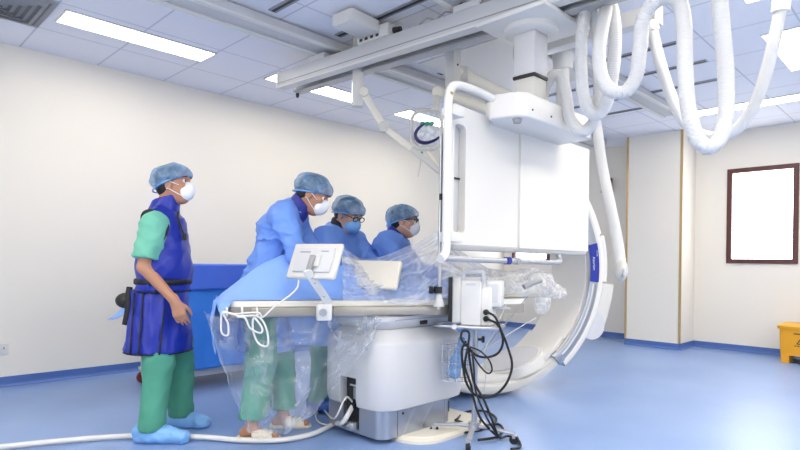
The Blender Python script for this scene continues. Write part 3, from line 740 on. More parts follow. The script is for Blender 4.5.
# X-ray tube cover with its round plate at the bottom, detector at the top
ec = CP(-77, 0.80, 0.22); rad = (c0 + ca * 0.22 - ec).normalized()
tb = obj('tube_cover', cyl(tuple(CP(-68, 0.91, 0.25)), tuple(CP(-68, 0.835, 0.25)), 0.285, 0.27, 56), 'white_panel', t)
obj('round_plate', cyl(tuple(CP(-68, 0.836, 0.25)), tuple(CP(-68, 0.826, 0.25)), 0.245, 0.24, 56), 'lightgrey', tb)
d = obj('detector_mount', add_box(nb(), c0 + ca * 0.22 + Uv * 0.72, (0.34, 0.30, 0.42), math.atan2(ce.y, ce.x), 0.04), 'white_panel', t)
obj('detector', add_box(nb(), c0 + ca * 0.22 + Uv * 0.44, (0.46, 0.40, 0.16), math.atan2(ce.y, ce.x), 0.03), 'white', d)

# ------------------------------------------------------------------ patient table
TD = Vector((.89, -.456, 0)).normalized(); TN = Vector((.456, .89, 0)).normalized()
TA = at(240, 303, 3.13); T0 = Vector((TA.x, TA.y, 0)) - TD * 0.10
def TP(s, tt, z): return T0 + TD * s + TN * tt + Uv * z
TANG = math.atan2(TD.y, TD.x)
def tbox(s0, s1, t0, t1, z0, z1, bev=0, bm=None):
    c = TP((s0 + s1) / 2, (t0 + t1) / 2, (z0 + z1) / 2)
    return add_box(bm or nb(), c, (s1 - s0, t1 - t0, z1 - z0), TANG, bev)
def loft(rings, bm=None):
    bm = bm or nb(); R = [[bm.verts.new(p) for p in r] for r in rings]; L = len(R[0])
    for A_, B_ in zip(R, R[1:]):
        for k in range(L): bm.faces.new((A_[k], A_[(k + 1) % L], B_[(k + 1) % L], B_[k]))
    bm.faces.new(R[0][::-1]); bm.faces.new(R[-1]); return bm
def rloft(x0, x1, y0, y1, lv, n=6):
    """stack of rounded rectangles: lv = [(z, inset, corner radius)]"""
    return loft([[(p[0], p[1], z) for p in rrect(x0 + i, x1 - i, y0 + i, y1 - i, max(0.004, r), n)] for z, i, r in lv])
t = thing('patient_table', 'white X-ray patient table with long top on a rounded pedestal with steel foot', 'table', (2.6, 2.68, 0))
def carve(o, c, s, bev=0):
    """cut a box shaped notch out of o"""
    cut = obj('cutter', box(c, s), 'dark', None, None)
    MX = MATX[o.parent.name]; cut.matrix_world = MX.inverted()
    m = o.modifiers.new('b', 'BOOLEAN'); m.operation = 'DIFFERENCE'; m.object = cut; m.solver = 'EXACT'
    o.matrix_basis = Matrix.Identity(4); par = o.parent; o.parent = None
    bpy.context.view_layer.update(); dg = bpy.context.evaluated_depsgraph_get()
    me = bpy.data.meshes.new_from_object(o.evaluated_get(dg)); o.modifiers.clear(); old = o.data; nm = old.name; o.data = me
    bpy.data.meshes.remove(old); me.name = nm; cm = cut.data; bpy.data.objects.remove(cut); bpy.data.meshes.remove(cm); o.parent = par
    me.shade_smooth(); me.set_sharp_from_angle(angle=0.6)
obj('base_plate', rloft(2.40, 3.17, 2.20, 3.00, [(0, 0, .2), (0.018, 0, .2), (0.026, 0.012, .19), (0.027, 0.03, .17), (0.034, 0.034, .17)]), 'cream_base', t)
body = obj('pedestal_body', rloft(2.235, 3.05, 2.35, 2.96, [(0.185, 0.035, .13), (0.20, 0.008, .14), (0.24, 0.0, .14), (0.585, 0.0, .14), (0.60, 0.006, .14), (0.665, 0.075, .10), (0.67, 0.09, .09)]), 'lightgrey', t)
carve(body, (2.22, 2.66, 0.25), (0.16, 0.15, 0.24))
pl = obj('steel_plinth', rloft(2.265, 2.915, 2.385, 2.93, [(0.03, 0, .07), (0.2, 0, .07)]), 'steelgrey', t)
carve(pl, (2.25, 2.66, 0.15), (0.16, 0.15, 0.20))
obj('plinth_seam', bx(2.395, 2.398, 2.3835, 2.386, 0.035, 0.185), 'dark', pl, None)
obj('plinth_seam', bx(2.83, 2.833, 2.3835, 2.386, 0.035, 0.185), 'midgrey', pl, None)
obj('plinth_lock', cyl((2.44, 2.387, 0.165), (2.44, 2.381, 0.165), 0.008, n=12), 'dark', pl)
obj('plinth_slot', bx(2.868, 2.876, 2.383, 2.386, 0.10, 0.17), 'dark', pl, None)
for x in (2.50, 2.66):  # streak reflections on the plinth steel, put in as slanting strips
    obj('reflection_strip', add_box(nb(), (x, 2.3845, 0.11), (0.012, 0.002, 0.17), 0, 0, Matrix.Rotation(math.radians(38), 4, 'Y')), 'steel', pl, None)
sp = obj('service_recess', bx(2.29, 2.32, 2.586, 2.734, 0.05, 0.368), 'dark', t)
obj('recess_plate', bx(2.28, 2.292, 2.60, 2.66, 0.22, 0.30), 'midgrey', sp)
obj('socket', cyl((2.29, 2.65, 0.20), (2.26, 2.65, 0.20), 0.03), 'black', sp)
obj('socket_row', bx(2.284, 2.292, 2.62, 2.70, 0.305, 0.315), 'white', sp, None)
obj('valve', bx(2.22, 2.28, 2.60, 2.66, 0.05, 0.10, 0.008), 'wire', sp)
# carriage between pedestal and top
cg = obj('carriage', rloft(2.27, 3.04, 2.40, 2.93, [(0.668, 0.05, .08), (0.70, 0.015, .1), (0.725, 0.0, .1), (0.748, 0.0, .1), (0.754, 0.015, .1)]), 'lightgrey', t)
obj('carriage_block', bx(2.60, 2.66, 2.392, 2.404, 0.69, 0.715, 0.002), 'dark', cg)
obj('carriage_seam', bx(2.38, 2.95, 2.3985, 2.4005, 0.727, 0.731), 'midgrey', cg, None)
# top: outline with rounded free end
TL = 1.92; TW = 0.40
out = [(0.10, 0.0)] + [(TL - 0.1, 0.0), (TL, 0.05), (TL, TW - 0.05), (TL - 0.1, TW), (0.16, TW)] + arc_pts((0.14, TW - 0.14), 0.14, 90, 180, 6) + arc_pts((0.10, 0.10), 0.10, 180, 270, 6)[:-1]
def tprism(z0, z1, ins=0):
    bm = prism([(p[0], p[1]) for p in out], TP(0, 0, z0), TD, TN, z1 - z0); return bm
tt = obj('tabletop', tprism(0.757, 0.818), 'railsteel', t)
obj('mattress', tprism(0.818, 0.85), 'tabletop', t)
rl = obj('accessory_rail', tbox(0.16, 1.25, -0.030, -0.012, 0.765, 0.812, 0.003), 'railsteel', t)
obj('rail_end', tbox(0.62, 0.80, -0.036, -0.010, 0.762, 0.815, 0.003), 'railsteel', rl)
for s in (0.03, 0.11, 0.19):
    P = [TP(s, -0.005, 0.812), TP(s, -0.035, 0.812), TP(s, -0.045, 0.800), TP(s, -0.045, 0.782), TP(s, -0.06, 0.772), TP(s, -0.07, 0.782)]
    obj('cable_hook', tube(spline(P, 4), 0.0065, 8), 'white', t)
obj('underframe', tbox(0.75, 1.5, 0.05, TW - 0.05, 0.75, 0.76), 'grey', t, None)

# blue cloth over the table
def sheet_fn(a, b):
    s = -0.30 + 1.95 * a; q = -0.02 + 0.62 * b
    hs = np.interp(s, [-0.3, -0.02, 0.05, 0.2, 0.35, 0.5, 0.7, 0.9, 1.1, 1.4, 1.65], [0, 0, 0.06, 0.18, 0.265, 0.285, 0.25, 0.17, 0.11, 0.10, 0.09])
    prof = math.exp(-((q - 0.30) / 0.15) ** 2)
    z = 0.852 + hs * prof + 0.010 * fb(s, q, 1, 5, 3) * (1 if q > 0.03 else 0.3)
    if q > 0.43: z -= (q - 0.43) * 2.0; q = 0.43 + (q - 0.43) * 0.3
    q0 = 0.012 if s > 0.06 else 0.0
    if s < 0.0:
        dz = -s; z = 0.852 - dz + 0.004; sx = -0.012 + 0.03 * fb(q * 3, dz * 2, 3, 2); q = q0 + q * (1 - 0.5 * dz) + 0.03
        return TP(sx - 0.02, q, z)
    edge = 0
    if s < 0.06 and b < 0.12: z -= (0.12 - b) * 0.9 * (1 - s / 0.06); q = -0.018
    return TP(s, max(q, q0 if s > .06 else -0.02), z)
o = obj('table_sheet', solid_sheet(sheet_fn, 90, 44, 0.003), 'sheet', None, 4)
setp(o, 'light blue cloth sheet humped over the patient table', 'sheet')

# control module with screen, arm and clamp
psi, tau = math.radians(-27), math.radians(25)
mx_ = Rv * math.cos(psi) + Fv * math.sin(psi); mf = -Rv * math.sin(psi) + Fv * math.cos(psi)
my_ = (Uv * math.cos(tau) + mf * math.sin(tau)).normalized(); mn_ = mx_.cross(my_).normalized()   # mn_ towards the camera
mc = at(315, 261.5, 3.13)
def obox(c, s, bev=0, ax=(mx_, my_, mn_)):
    T = Matrix.Identity(4)
    for i in range(3): T[i][0], T[i][1], T[i][2] = ax[0][i], ax[1][i], ax[2][i]
    return add_box(nb(), c, s, 0, bev, T, 3)
t = thing('control_module', 'white touchscreen control module seen from behind, clamped to the table rail', 'control module', at(325, 312, 3.2))
bk = obj('back_shell', obox(mc, (0.325, 0.215, 0.03), 0.013), 'offwhite', t)
obj('back_cover', obox(mc + mn_ * 0.02 + mx_ * 0.005, (0.25, 0.15, 0.016), 0.007), 'lightgrey', t)
obj('screen', obox(mc - mn_ * 0.0155, (0.285, 0.18, 0.002)), 'dark', t, None)
obj('vent_slot', obox(mc + mn_ * 0.028 + my_ * 0.045 - mx_ * 0.06, (0.07, 0.008, 0.003)), 'midgrey', t, None)
obj('vent_slot', obox(mc + mn_ * 0.028 + my_ * 0.05 + mx_ * 0.07, (0.05, 0.006, 0.003)), 'midgrey', t, None)
obj('mount_plate', obox(mc + mn_ * 0.034 - my_ * 0.01 + mx_ * 0.02, (0.075, 0.075, 0.014), 0.004), 'offwhite', t)
obj('tilt_joint', obox(mc + mn_ * 0.05 - my_ * 0.03 + mx_ * 0.015, (0.03, 0.09, 0.02), 0.004), 'midgrey', t)
pa = mc - my_ * 0.085 + mn_ * 0.045 + mx_ * 0.01; pb = at(328, 302, 3.19)
dirv = (pb - pa).normalized(); axs = (dirv.cross(Fv).normalized(), dirv, dirv.cross(Fv).normalized().cross(dirv))
ar = obj('arm', obox((pa + pb) / 2, (0.045, (pb - pa).length + 0.03, 0.02), 0.006, axs), 'white', t)
for k in (0.2, 0.35, 0.8):
    q = pa.lerp(pb, k); obj('screw', cyl(tuple(q - Fv * 0.013), tuple(q - Fv * 0.009), 0.005, n=8), 'midgrey', ar)
cl = at(324, 312, 3.20)
obj('rail_clamp', add_box(nb(), cl, (0.085, 0.05, 0.095), TANG, 0.008), 'white', t)
obj('clamp_knob', cyl(tuple(cl - TN * 0.024 - TD * 0.012), tuple(cl - TN * 0.042 - TD * 0.012), 0.022), 'steel', t)
# second module lying behind the clear plastic
mc2 = at(376, 275, 3.5)
t = thing('control_module', 'plain beige control module standing on the table behind the milky plastic sheet', 'control module', mc2)
obj('back_shell', obox(mc2, (0.33, 0.19, 0.035), 0.012), 'cream_base', t)
obj('foot', obox(mc2 - my_ * 0.11, (0.06, 0.07, 0.02), 0.004), 'offwhite', t)
# white lead of the module, looped over the hooks
t_ = obj('module_lead', tube(spline(A([(299, 280, 3.12), (297, 288, 3.10), (289, 296, 3.08), (275, 306, 3.05), (263, 317, 3.04), (259, 313, 3.03), (248, 313, 3.03), (234, 314, 3.02), (223, 312, 3.02), (221, 322, 3.02), (222, 333, 3.02), (228, 335, 3.02), (228, 324, 3.02), (224, 313, 3.015),
    (240, 316, 3.01), (256, 316, 3.01), (264, 323, 3.01), (268, 336, 3.01), (267, 346, 3.01), (258, 343, 3.01), (253, 330, 3.01), (254, 318, 3.0), (262, 328, 3.0), (260, 333, 3.0), (250, 328, 3.0), (245, 318, 3.0), (237, 317, 3.0)]), 6), 0.0055, 8), 'cable_white', None, 4)
setp(t_, 'white lead from the touchscreen module coiled over hooks at the table end', 'lead')

# drip pole on the rail with clamp
t = thing('drip_pole', 'slim steel pole clamped to the table beside the display handle', 'pole', at(440, 300, 3.42))
p0 = at(439, 303, 3.42); p1 = Vector((p0.x, p0.y, 1.86))
obj('shaft', cyl(tuple(p0 - Uv * 0.04), tuple(p1), 0.011, n=14), 'steel', t)
kc = at(438, 290, 3.42)
cp = obj('clamp', cyl(tuple(kc - Uv * 0.02), tuple(kc + Uv * 0.02), 0.026), 'black', t)
obj('clamp_knob', add_cyl(cyl(tuple(kc), tuple(kc - Rv * 0.05), 0.010), tuple(kc - Rv * 0.03), tuple(kc - Rv * 0.055), 0.022, 0.022), 'black', cp)
obj('pole_foot', cyl(tuple(p0 - Uv * 0.02), tuple(p0 + Uv * 0.05), 0.034, 0.016), 'offwhite', t)
kc = at(441.5, 197, 3.42)
obj('upper_clamp', add_box(nb(), kc, (0.03, 0.03, 0.04), YAW, 0.005), 'black', t)

# ------------------------------------------------------------------ plastic drapes
def coons(top, bot, n=10):
    T_ = resample(spline(top, 8), 1e9) if False else spline(top, 10); B_ = spline(bot, 10)
    def ev(L, a):
        x = a * (len(L) - 1); i = min(int(x), len(L) - 2); return L[i].lerp(L[i + 1], x - i)
    return lambda a: (ev(T_, a), ev(B_, a))
cf = coons([TP(-0.09, 0.0, 0.80), TP(0.02, -0.005, 0.762), TP(0.3, -0.01, 0.758), TP(0.6, -0.01, 0.758), TP(0.82, -0.01, 0.758), TP(0.93, -0.01, 0.758)],
           A([(241, 418, 3.16), (252, 432, 3.15), (272, 436, 3.16), (300, 424, 3.18), (330, 392, 3.22), (368, 350, 3.26)]))
def drape_fn(a, b):
    p, q = cf(a); r = p.lerp(q, b)
    w_ = 0.028 * math.sin(a * 34 + 3 * b) * (0.25 + b) + 0.035 * fb(a * 4, b * 3, 1, 1.5)
    return r - TN * (0.008 + w_ * 0.9 * min(1, b * 6)) + TD * (0.02 * fb(a * 5, b * 4, 7, 1.3))
o = obj('clear_drape', grid_surface(drape_fn, 110, 60), 'plastic', None, 4)
fold1 = lambda a, b: 0.5 * (1 - abs(math.sin(11 * a + 2.2 * fb(a * 2, b * 2.5, 4, 1.2) - 2.5 * b))) ** 9 + 0.4 * (1 - abs(math.sin(7 * b + 9 * a + 2 * fb(a * 3, b * 2, 9, 1.2)))) ** 10 + (0.35 if a < 0.012 or a > 0.985 or b > 0.985 else 0)
at_ = o.data.attributes.new('fold', 'FLOAT', 'POINT'); at_.data.foreach_set('value', [fold1(i / 110, j / 60) for i in range(111) for j in range(61)])
setp(o, 'clear plastic drape hanging from the table edge in front of the green trousers', 'plastic drape')
cf2 = coons(A([(343, 246, 3.55), (354, 255, 3.6), (365, 259, 3.65), (380, 257, 3.68), (394, 252, 3.68), (412, 244, 3.66), (428, 237, 3.62), (442, 231, 3.56), (460, 250, 3.6), (488, 268, 3.62)]),
            A([(343, 300, 3.30), (354, 301, 3.32), (365, 301, 3.34), (380, 302, 3.36), (394, 304, 3.38), (408, 306, 3.39), (425, 303, 3.42), (440, 298, 3.46), (460, 300, 3.5), (488, 300, 3.55)]))
def fold2(a, b):
    # creases fanning out from where the sheet is tied to the pole
    phi = math.atan2(b + 0.02, 1.03 - 0.72 * a) if a < 0.86 else math.atan2(b + .02, .41)
    return (1 - abs(math.sin(13 * phi + 1.5 * fb(a * 2, b * 2, 4, 1.2)))) ** 5 + 0.7 * (1 - abs(math.sin(8 * a + 6 * b + 2.5 * fb(a * 2, b * 3, 8, 1.3)))) ** 7
def add_fold(o, nu, nv, fn):
    at_ = o.data.attributes.new('fold', 'FLOAT', 'POINT')
    at_.data.foreach_set('value', [fn(i / nu, j / nv) for i in range(nu + 1) for j in range(nv + 1)])
def drape2_fn(a, b):
    p, q = cf2(a); r = p.lerp(q, b); c = math.sin(PI * b)
    f = 0.02 * fold2(a, b) + 0.03 * fb(a * 5 + b * 3, b * 4 - a * 2, 2, 1.6, 4)
    return r - Fv * (c * (0.03 + f)) + Uv * (0.02 * c * fb(a * 6, b * 5, 9, 1.4))
o = obj('clear_drape', grid_surface(drape2_fn, 130, 70), 'plastic_up', None, 4); add_fold(o, 130, 70, fold2)
setp(o, 'milky plastic sheet draped up over the table to the steel pole', 'plastic drape')
# crumpled cover over the head end of the table
s = Sdf((-0.45, -0.35, -0.2), (0.45, 0.35, 0.3), 0.012)
s.ell((0, 0, 0.02), (0.36, 0.19, 0.08)).ell((-0.15, 0, 0.05), (0.18, 0.17, 0.09), 0.05).ell((0.16, 0.02, 0.05), (0.2, 0.16, 0.085), 0.05).ell((0.34, 0, -0.03), (0.10, 0.12, 0.04), 0.05)
s.wrinkle(0.009, 38, 5).crease(0.016, 34, 6)
hc = TP(1.88, 0.20, 0.91)
o = sdf_obj('plastic_cover', s, 'plastic_cr', None, Matrix.Translation(hc) @ rotz(TANG), 1)
setp(o, 'crumpled clear plastic cover over the head end of the table, under the display', 'plastic cover')
hs_ = obj('head_rest', add_box(nb(), TP(1.84, 0.20, 0.885), (0.42, 0.26, 0.07), TANG, 0.03), 'offwhite', None)
setp(hs_, 'white padded head rest wrapped inside the crumpled plastic cover', 'head rest')
cupc = at(542, 306, 3.75)
bm = loft([[cupc + Vector((math.cos(a) * r, math.sin(a) * r, z)) for a in [2 * PI * k / 20 for k in range(20)]] for z, r in ((-0.05, 0.02), (-0.047, 0.035), (-0.02, 0.048), (0.02, 0.055), (0.055, 0.058))])
o = obj('plastic_cup', bm, 'plastic_cr', None, 4); setp(o, 'small plastic wrapped cup hanging below the crumpled cover', 'cup')
gp = [at(524, 287, 3.5), at(532, 283, 3.52), at(541, 280, 3.54)]
o = obj('grey_grip', tube(gp, 0.018, 10), 'midgrey', None); setp(o, 'small grey grip lying on the crumpled plastic cover', 'grip')

# ------------------------------------------------------------------ floor lead to the pedestal
L = [(-30, 449, .02), (0, 447, 0.022), (60, 441, .022), (130, 436, .022), (200, 437, .022), (240, 440, .022), (280, 440, .022), (312, 434, .022), (334, 424, .03), (347, 412, .06), (352, 402, .14)]
def fl(px, py, z):
    q = at(px, py, 1.0); o = Vector((0, 0, CAM_Z)); v = q - o; k = (z - CAM_Z) / v.z; return o + v * k
pts = [fl(*p) for p in L[:-2]] + [Vector((2.20, 2.66, 0.10)), Vector((2.275, 2.655, 0.19))]
o = obj('floor_hose', tube(spline(pts, 10), 0.0155, 12), 'cable_white', None, 4)
setp(o, 'thick white hose running along the floor into the table pedestal', 'hose')
pts = [Vector((2.27, 2.65, 0.21)), Vector((2.2, 2.64, 0.25)), Vector((2.16, 2.70, 0.12)), fl(322, 408, .012), fl(316, 416, .012), fl(322, 424, .012), fl(345, 425, 0.02), Vector((2.24, 2.63, 0.07))]
o = obj('thin_lead', tube(spline(pts, 8), 0.006, 8), 'cable_white', None, 4)
setp(o, 'thin white lead looping on the floor beside the pedestal recess', 'lead')

# ------------------------------------------------------------------ monitor stand
SX, SY = 2.80, 2.12
sp_ = Vector((SX, SY, 0))
t = thing('monitor_stand', 'steel pole stand on castors with a tray and wire basket', 'stand', (SX, SY, 0))
obj('pole', cyl((SX, SY, 0.07), (SX, SY, 0.68), 0.0165), 'steel', t)
obj('hub', cyl((SX, SY, 0.055), (SX, SY, 0.10), 0.035), 'steel', t)
for a in (-25, 75, 165, 255):
    dv = Rv * math.cos(math.radians(a)) + Fv * math.sin(math.radians(a)); e = sp_ + dv * 0.25
    l = obj('leg', tube([sp_ + Uv * 0.075, sp_ + dv * 0.1 + Uv * 0.075, e + Uv * 0.062], 0.017, 8, flat=((0, 0, 1), 0.7)), 'steel', t)
    obj('castor', cyl(tuple(e + Vector((-dv.y, dv.x, 0)) * 0.012 + Uv * 0.027), tuple(e - Vector((-dv.y, dv.x, 0)) * 0.012 + Uv * 0.027), 0.027), 'black', l)
    obj('castor_fork', add_box(nb(), e + Uv * 0.045, (0.03, 0.03, 0.022), YAW, 0.004), 'steel', l)
th = math.radians(-20); qx = Rv * math.cos(th) + Fv * math.sin(th); qy = -Rv * math.sin(th) + Fv * math.cos(th)
qa = math.atan2(qx.y, qx.x)
def Q(x, y, z): return sp_ + qx * x + qy * y + Uv * z
obj('tray', add_box(nb(), Q(0.02, 0.04, 0.688), (0.28, 0.24, 0.022), qa, 0.006), 'steel', t)
P = [Q(-0.12, -0.07, 0.69), Q(-0.19, -0.075, 0.69), Q(-0.245, -0.05, 0.69), Q(-0.255, 0.04, 0.69), Q(-0.235, 0.13, 0.69), Q(-0.17, 0.155, 0.69), Q(-0.12, 0.15, 0.69)]
obj('loop_handle', tube(spline(P, 6), 0.0095, 10), 'steel', t)
obj('handle_bolt', cyl(tuple(Q(-0.115, -0.085, 0.69)), tuple(Q(-0.115, -0.06, 0.69)), 0.016), 'white', t)
kn = Q(0.0, 0.0, 0.61)
obj('clamp_knob', add_cyl(cyl(tuple(kn), tuple(kn + Rv * 0.045), 0.008), tuple(kn + Rv * 0.04), tuple(kn + Rv * 0.055), 0.02), 'black', t)
# wire basket
bc = at(455, 362, 3.56); bw, bdp, bh = 0.17, 0.13, 0.22
wb = nb()
bX = Rv; bY = Fv
def BB(x, y, z): return bc + bX * x + bY * y + Uv * z
for z in (-bh / 2, 0.0, bh / 2 - 0.02, bh / 2):
    add_tube(wb, [BB(-bw / 2, -bdp / 2, z), BB(bw / 2, -bdp / 2, z), BB(bw / 2, bdp / 2, z), BB(-bw / 2, bdp / 2, z)], 0.0028, 6, True)
for k in range(5):
    x = -bw / 2 + bw * k / 4
    for y in (-bdp / 2, bdp / 2): add_tube(wb, [BB(x, y, -bh / 2), BB(x, y, bh / 2)], 0.0022, 6)
    add_tube(wb, [BB(x, -bdp / 2, -bh / 2), BB(x, bdp / 2, -bh / 2)], 0.0022, 6)
for k in (1, 2):
    y = -bdp / 2 + bdp * k / 3
    for x in (-bw / 2, bw / 2): add_tube(wb, [BB(x, y, -bh / 2), BB(x, y, bh / 2)], 0.0022, 6)
obj('wire_basket', wb, 'wire', t)
obj('basket_bracket', tube([BB(bw / 2, 0, 0.05), Vector((SX, SY, BB(0, 0, .05).z))], 0.006, 6), 'wire', t)
s = Sdf((-0.11, -0.09, -0.14), (0.11, 0.09, 0.18), 0.006)
s.cap((-0.005, 0, -0.06), (0.01, 0, 0.0), 0.045, 0.035, 0.02).cap((0.01, 0, 0), (0.035, 0, 0.14), 0.035, 0.02, 0.02).wrinkle(0.006, 70, 3)
o = sdf_obj('plastic_bag', s, 'bluebag', None, Matrix.Translation(bc + Uv * 0.0) @ rotz(math.atan2(Rv.y, Rv.x)), 1)
setp(o, 'crumpled blue plastic bag in the wire basket of the monitor stand', 'bag')

# monitor on the tray, seen from the rear side
t = thing('patient_monitor', 'white boxy patient monitor with a carrying handle, seen from behind', 'monitor', Q(0.02, 0.04, 0.70), qa)
z0 = 0.70
def qb(x0, x1, y0, y1, za, zb, bev=0.006): return add_box(nb(), Q((x0 + x1) / 2, (y0 + y1) / 2, (za + zb) / 2), (x1 - x0, y1 - y0, zb - za), qa, bev, None, 3)
obj('housing', qb(-0.085, 0.045, -0.06, 0.14, z0, z0 + 0.275, 0.012), 'white', t)
obj('front_bezel', qb(-0.135, -0.08, -0.075, 0.16, z0 + 0.012, z0 + 0.30, 0.014), 'offwhite', t)
obj('screen', qb(-0.156, -0.133, -0.078, 0.16, z0 + 0.02, z0 + 0.292, 0.002), 'black', t)
obj('rear_shoulder', qb(0.03, 0.105, -0.045, 0.13, z0 + 0.0, z0 + 0.235, 0.012), 'white', t)
obj('handle', tube(spline([Q(-0.075, -0.035, z0 + 0.26), Q(-0.07, -0.035, z0 + 0.315), Q(-0.05, -0.035, z0 + 0.325), Q(0.03, -0.035, z0 + 0.325), Q(0.05, -0.035, z0 + 0.315), Q(0.052, -0.035, z0 + 0.23)], 5), 0.014, 10), 'lightgrey', t)
obj('handle_recess', qb(-0.07, 0.04, -0.03, 0.10, z0 + 0.272, z0 + 0.295, 0.004), 'lightgrey', t)
obj('vent_slot', qb(-0.05, 0.01, -0.0615, -0.058, z0 + 0.245, z0 + 0.258, 0.0005), 'lightgrey', t)
md = obj('side_module', qb(0.055, 0.155, -0.02, 0.11, z0 + 0.115, z0 + 0.275, 0.008), 'white', t)
obj('module_cover', qb(0.075, 0.14, -0.0235, -0.018, z0 + 0.14, z0 + 0.255, 0.001), 'lightgrey', md)
pp = [Q(0.075, -0.05, z0 + 0.085), Q(0.075, -0.05, z0 + 0.045)]
for p in pp:
    obj('plug', add_cyl(cyl(tuple(p + qy * 0.01), tuple(p - qy * 0.012), 0.017), tuple(p - qy * 0.012), tuple(p - qy * 0.03 + qx * 0.02), 0.011, 0.007), 'black', t)
obj('side_rail', qb(0.10, 0.21, 0.0, 0.02, z0 + 0.10, z0 + 0.115, 0.002), 'grey', t)

# black leads hanging off the monitor
def lead(L, lab, r=0.0075, m='black', grp=None, name='power_lead'):
    o = obj(name, tube(spline(L, 8), r, 8), m, None, 4); setp(o, lab, 'cable', grp); return o
a0 = pp[0] - qy * 0.03 + qx * 0.02; a1 = pp[1] - qy * 0.03 + qx * 0.02
lead([a0] + A([(495, 317, 3.36), (501, 330, 3.36), (508, 348, 3.36), (512, 366, 3.36), (506, 384, 3.36), (493, 396, 3.37), (477, 396, 3.38), (467, 384, 3.39), (463, 366, 3.4), (462, 350, 3.41), (466, 341, 3.41)]), 'black lead from the upper monitor plug, falling in the widest loop')
lead([a1] + A([(498, 325, 3.37), (503, 340, 3.37), (499, 352, 3.38), (489, 357, 3.39), (478, 356, 3.4), (470, 350, 3.41), (466, 344, 3.42)]), 'black lead from the lower monitor plug, curving in under the tray')
lead(A([(466, 346, 3.40), (461, 338, 3.40), (463, 331, 3.41), (469, 333, 3.41), (468, 346, 3.4), (465, 366, 3.4), (471, 385, 3.4), (474, 400, 3.39), (481, 419, 3.37)]) + [fl(497, 436, .012), fl(502, 437, .01)], 'black lead coiled high on the stand pole and dropping to the floor')
lead(A([(468, 346, 3.38), (470, 362, 3.38), (474, 382, 3.37), (484, 400, 3.36), (492, 420, 3.35)]) + [fl(499, 437, .03), fl(508, 436, .012), fl(518, 440, .012), fl(520, 447, .012), fl(511, 449, .012)], 'black lead from the pole to a curl on the floor by the right castor')
lead(A([(470, 348, 3.37), (477, 362, 3.36), (487, 373, 3.36), (492, 370, 3.36), (489, 360, 3.36), (480, 351, 3.37), (470, 347, 3.39)]), 'small black loop of thin lead beside the stand pole', 0.005)
lead(A([(472, 350, 3.36), (474, 370, 3.35), (476, 392, 3.35), (487, 418, 3.34)]) + [fl(498, 436, .035)], 'straight black lead in front of the stand pole', 0.006)
lead([fl(478, 440, .012), fl(496, 437, .014), fl(503, 430, .012), fl(497, 424, .012), fl(480, 430, .012), fl(462, 433, .012)], 'black lead on the floor passing the foot of the stand', 0.008)
lead([fl(456, 420, .045), fl(466, 412, .012), fl(484, 411, .012), fl(496, 418, .012), fl(490, 425, .012), fl(470, 424, .012), fl(455, 420, .05)], 'black lead on the floor beside the cream base plate', 0.008)
lead(A([(528, 296, 3.5), (515, 312, 3.46), (500, 330, 3.44), (486, 346, 3.43), (476, 356, 3.42)]), 'thin grey tube stretched from the crumpled cover to the stand', 0.0035, 'midgrey', None, 'thin_tube')
lead(A([(506, 305, 3.5), (499, 320, 3.46), (492, 336, 3.43), (484, 352, 3.43), (486, 372, 3.43), (484, 392, 3.43)]), 'thin clear tube beside the monitor plugs', 0.003, 'lightgrey', None, 'thin_tube')
lead(A([(536, 318, 3.55), (515, 330, 3.52), (497, 342, 3.5), (484, 350, 3.48)]), 'pale thin wire above the round tube plate', 0.0025, 'offwhite', None, 'thin_tube')

# ------------------------------------------------------------------ draped instrument cart by the wall
KX0, KX1, KY0, KY1 = 1.87, 3.05, 4.52, 5.05
t = thing('instrument_cart', 'steel instrument cart with a low shelf under blue drapes by the wall', 'cart', ((KX0 + KX1) / 2, (KY0 + KY1) / 2, 0))
obj('top', bx(KX0 + .02, KX1, KY0 + .02, KY1, 0.985, 1.01), 'steel', t)
for x in (KX0 + 0.03, KX1 - 0.03):
    for y in (KY0 + 0.03, KY1 - 0.03):
        l = obj('leg', cyl((x, y, 0.11), (x, y, 0.99), 0.018), 'grey', t)
        obj('castor', cyl((x, y - 0.014, 0.05), (x, y + 0.014, 0.05), 0.05), 'red', l)
        obj('castor_fork', bx(x - 0.02, x + 0.02, y - 0.02, y + 0.02, 0.07, 0.115, 0.004), 'grey', l)
sh = obj('shelf', bx(KX0, KX1, KY0, KY1, 0.115, 0.14, 0.004), 'offwhite', t)
obj('shelf_lip', bx(KX0, KX1, KY0 - 0.005, KY0 + 0.006, 0.10, 0.155), 'lightgrey', sh)
for k, (x, c) in enumerate(((1.95, 'drape_dk'), (2.2, 'midgrey'), (2.45, 'drape'))):
    b = box((x, KY0 + 0.16, 0.165), (0.22, 0.2, 0.045), 0.1 * k, 0.012)
    o = obj('folded_pack', b, c, None); setp(o, ('dark blue folded pack on the low cart shelf nearest the standing man', 'grey folded pack in the middle of the low cart shelf', 'bright blue folded pack on the low cart shelf behind the plastic')[k], 'pack')
def fall(x0, x1, y, z0, z1, amp, ph, z1b=None):
    def f(a, b):
        x = x0 + (x1 - x0) * a; zb = z1 if z1b is None else z1 + (z1b - z1) * a
        return Vector((x, y - b * 0.03 - amp * b * (0.6 + math.sin(a * 17 + ph) * 0.5 + 0.8 * fb(a * 6, b * 2, ph)), z0 + (zb - z0) * b + 0.01 * fb(a * 4, b, ph + 3)))
    return f
def drape_main(a, b):
    x = KX0 - 0.02 + (KX1 - KX0 + 0.05) * a
    if b < 0.3:
        q = b / 0.3; return Vector((x, KY1 + 0.02 - (KY1 - KY0 + 0.05) * q, 1.022 + 0.004 * fb(a * 8, q * 4, 1)))
    q = (b - 0.3) / 0.7
    return Vector((x, KY0 - 0.035 - 0.03 * q * (0.6 + 0.5 * math.sin(a * 17) + 0.8 * fb(a * 6, q * 2, 2)), 1.022 - 0.86 * q + 0.02 * q * fb(a * 3, q, 5)))
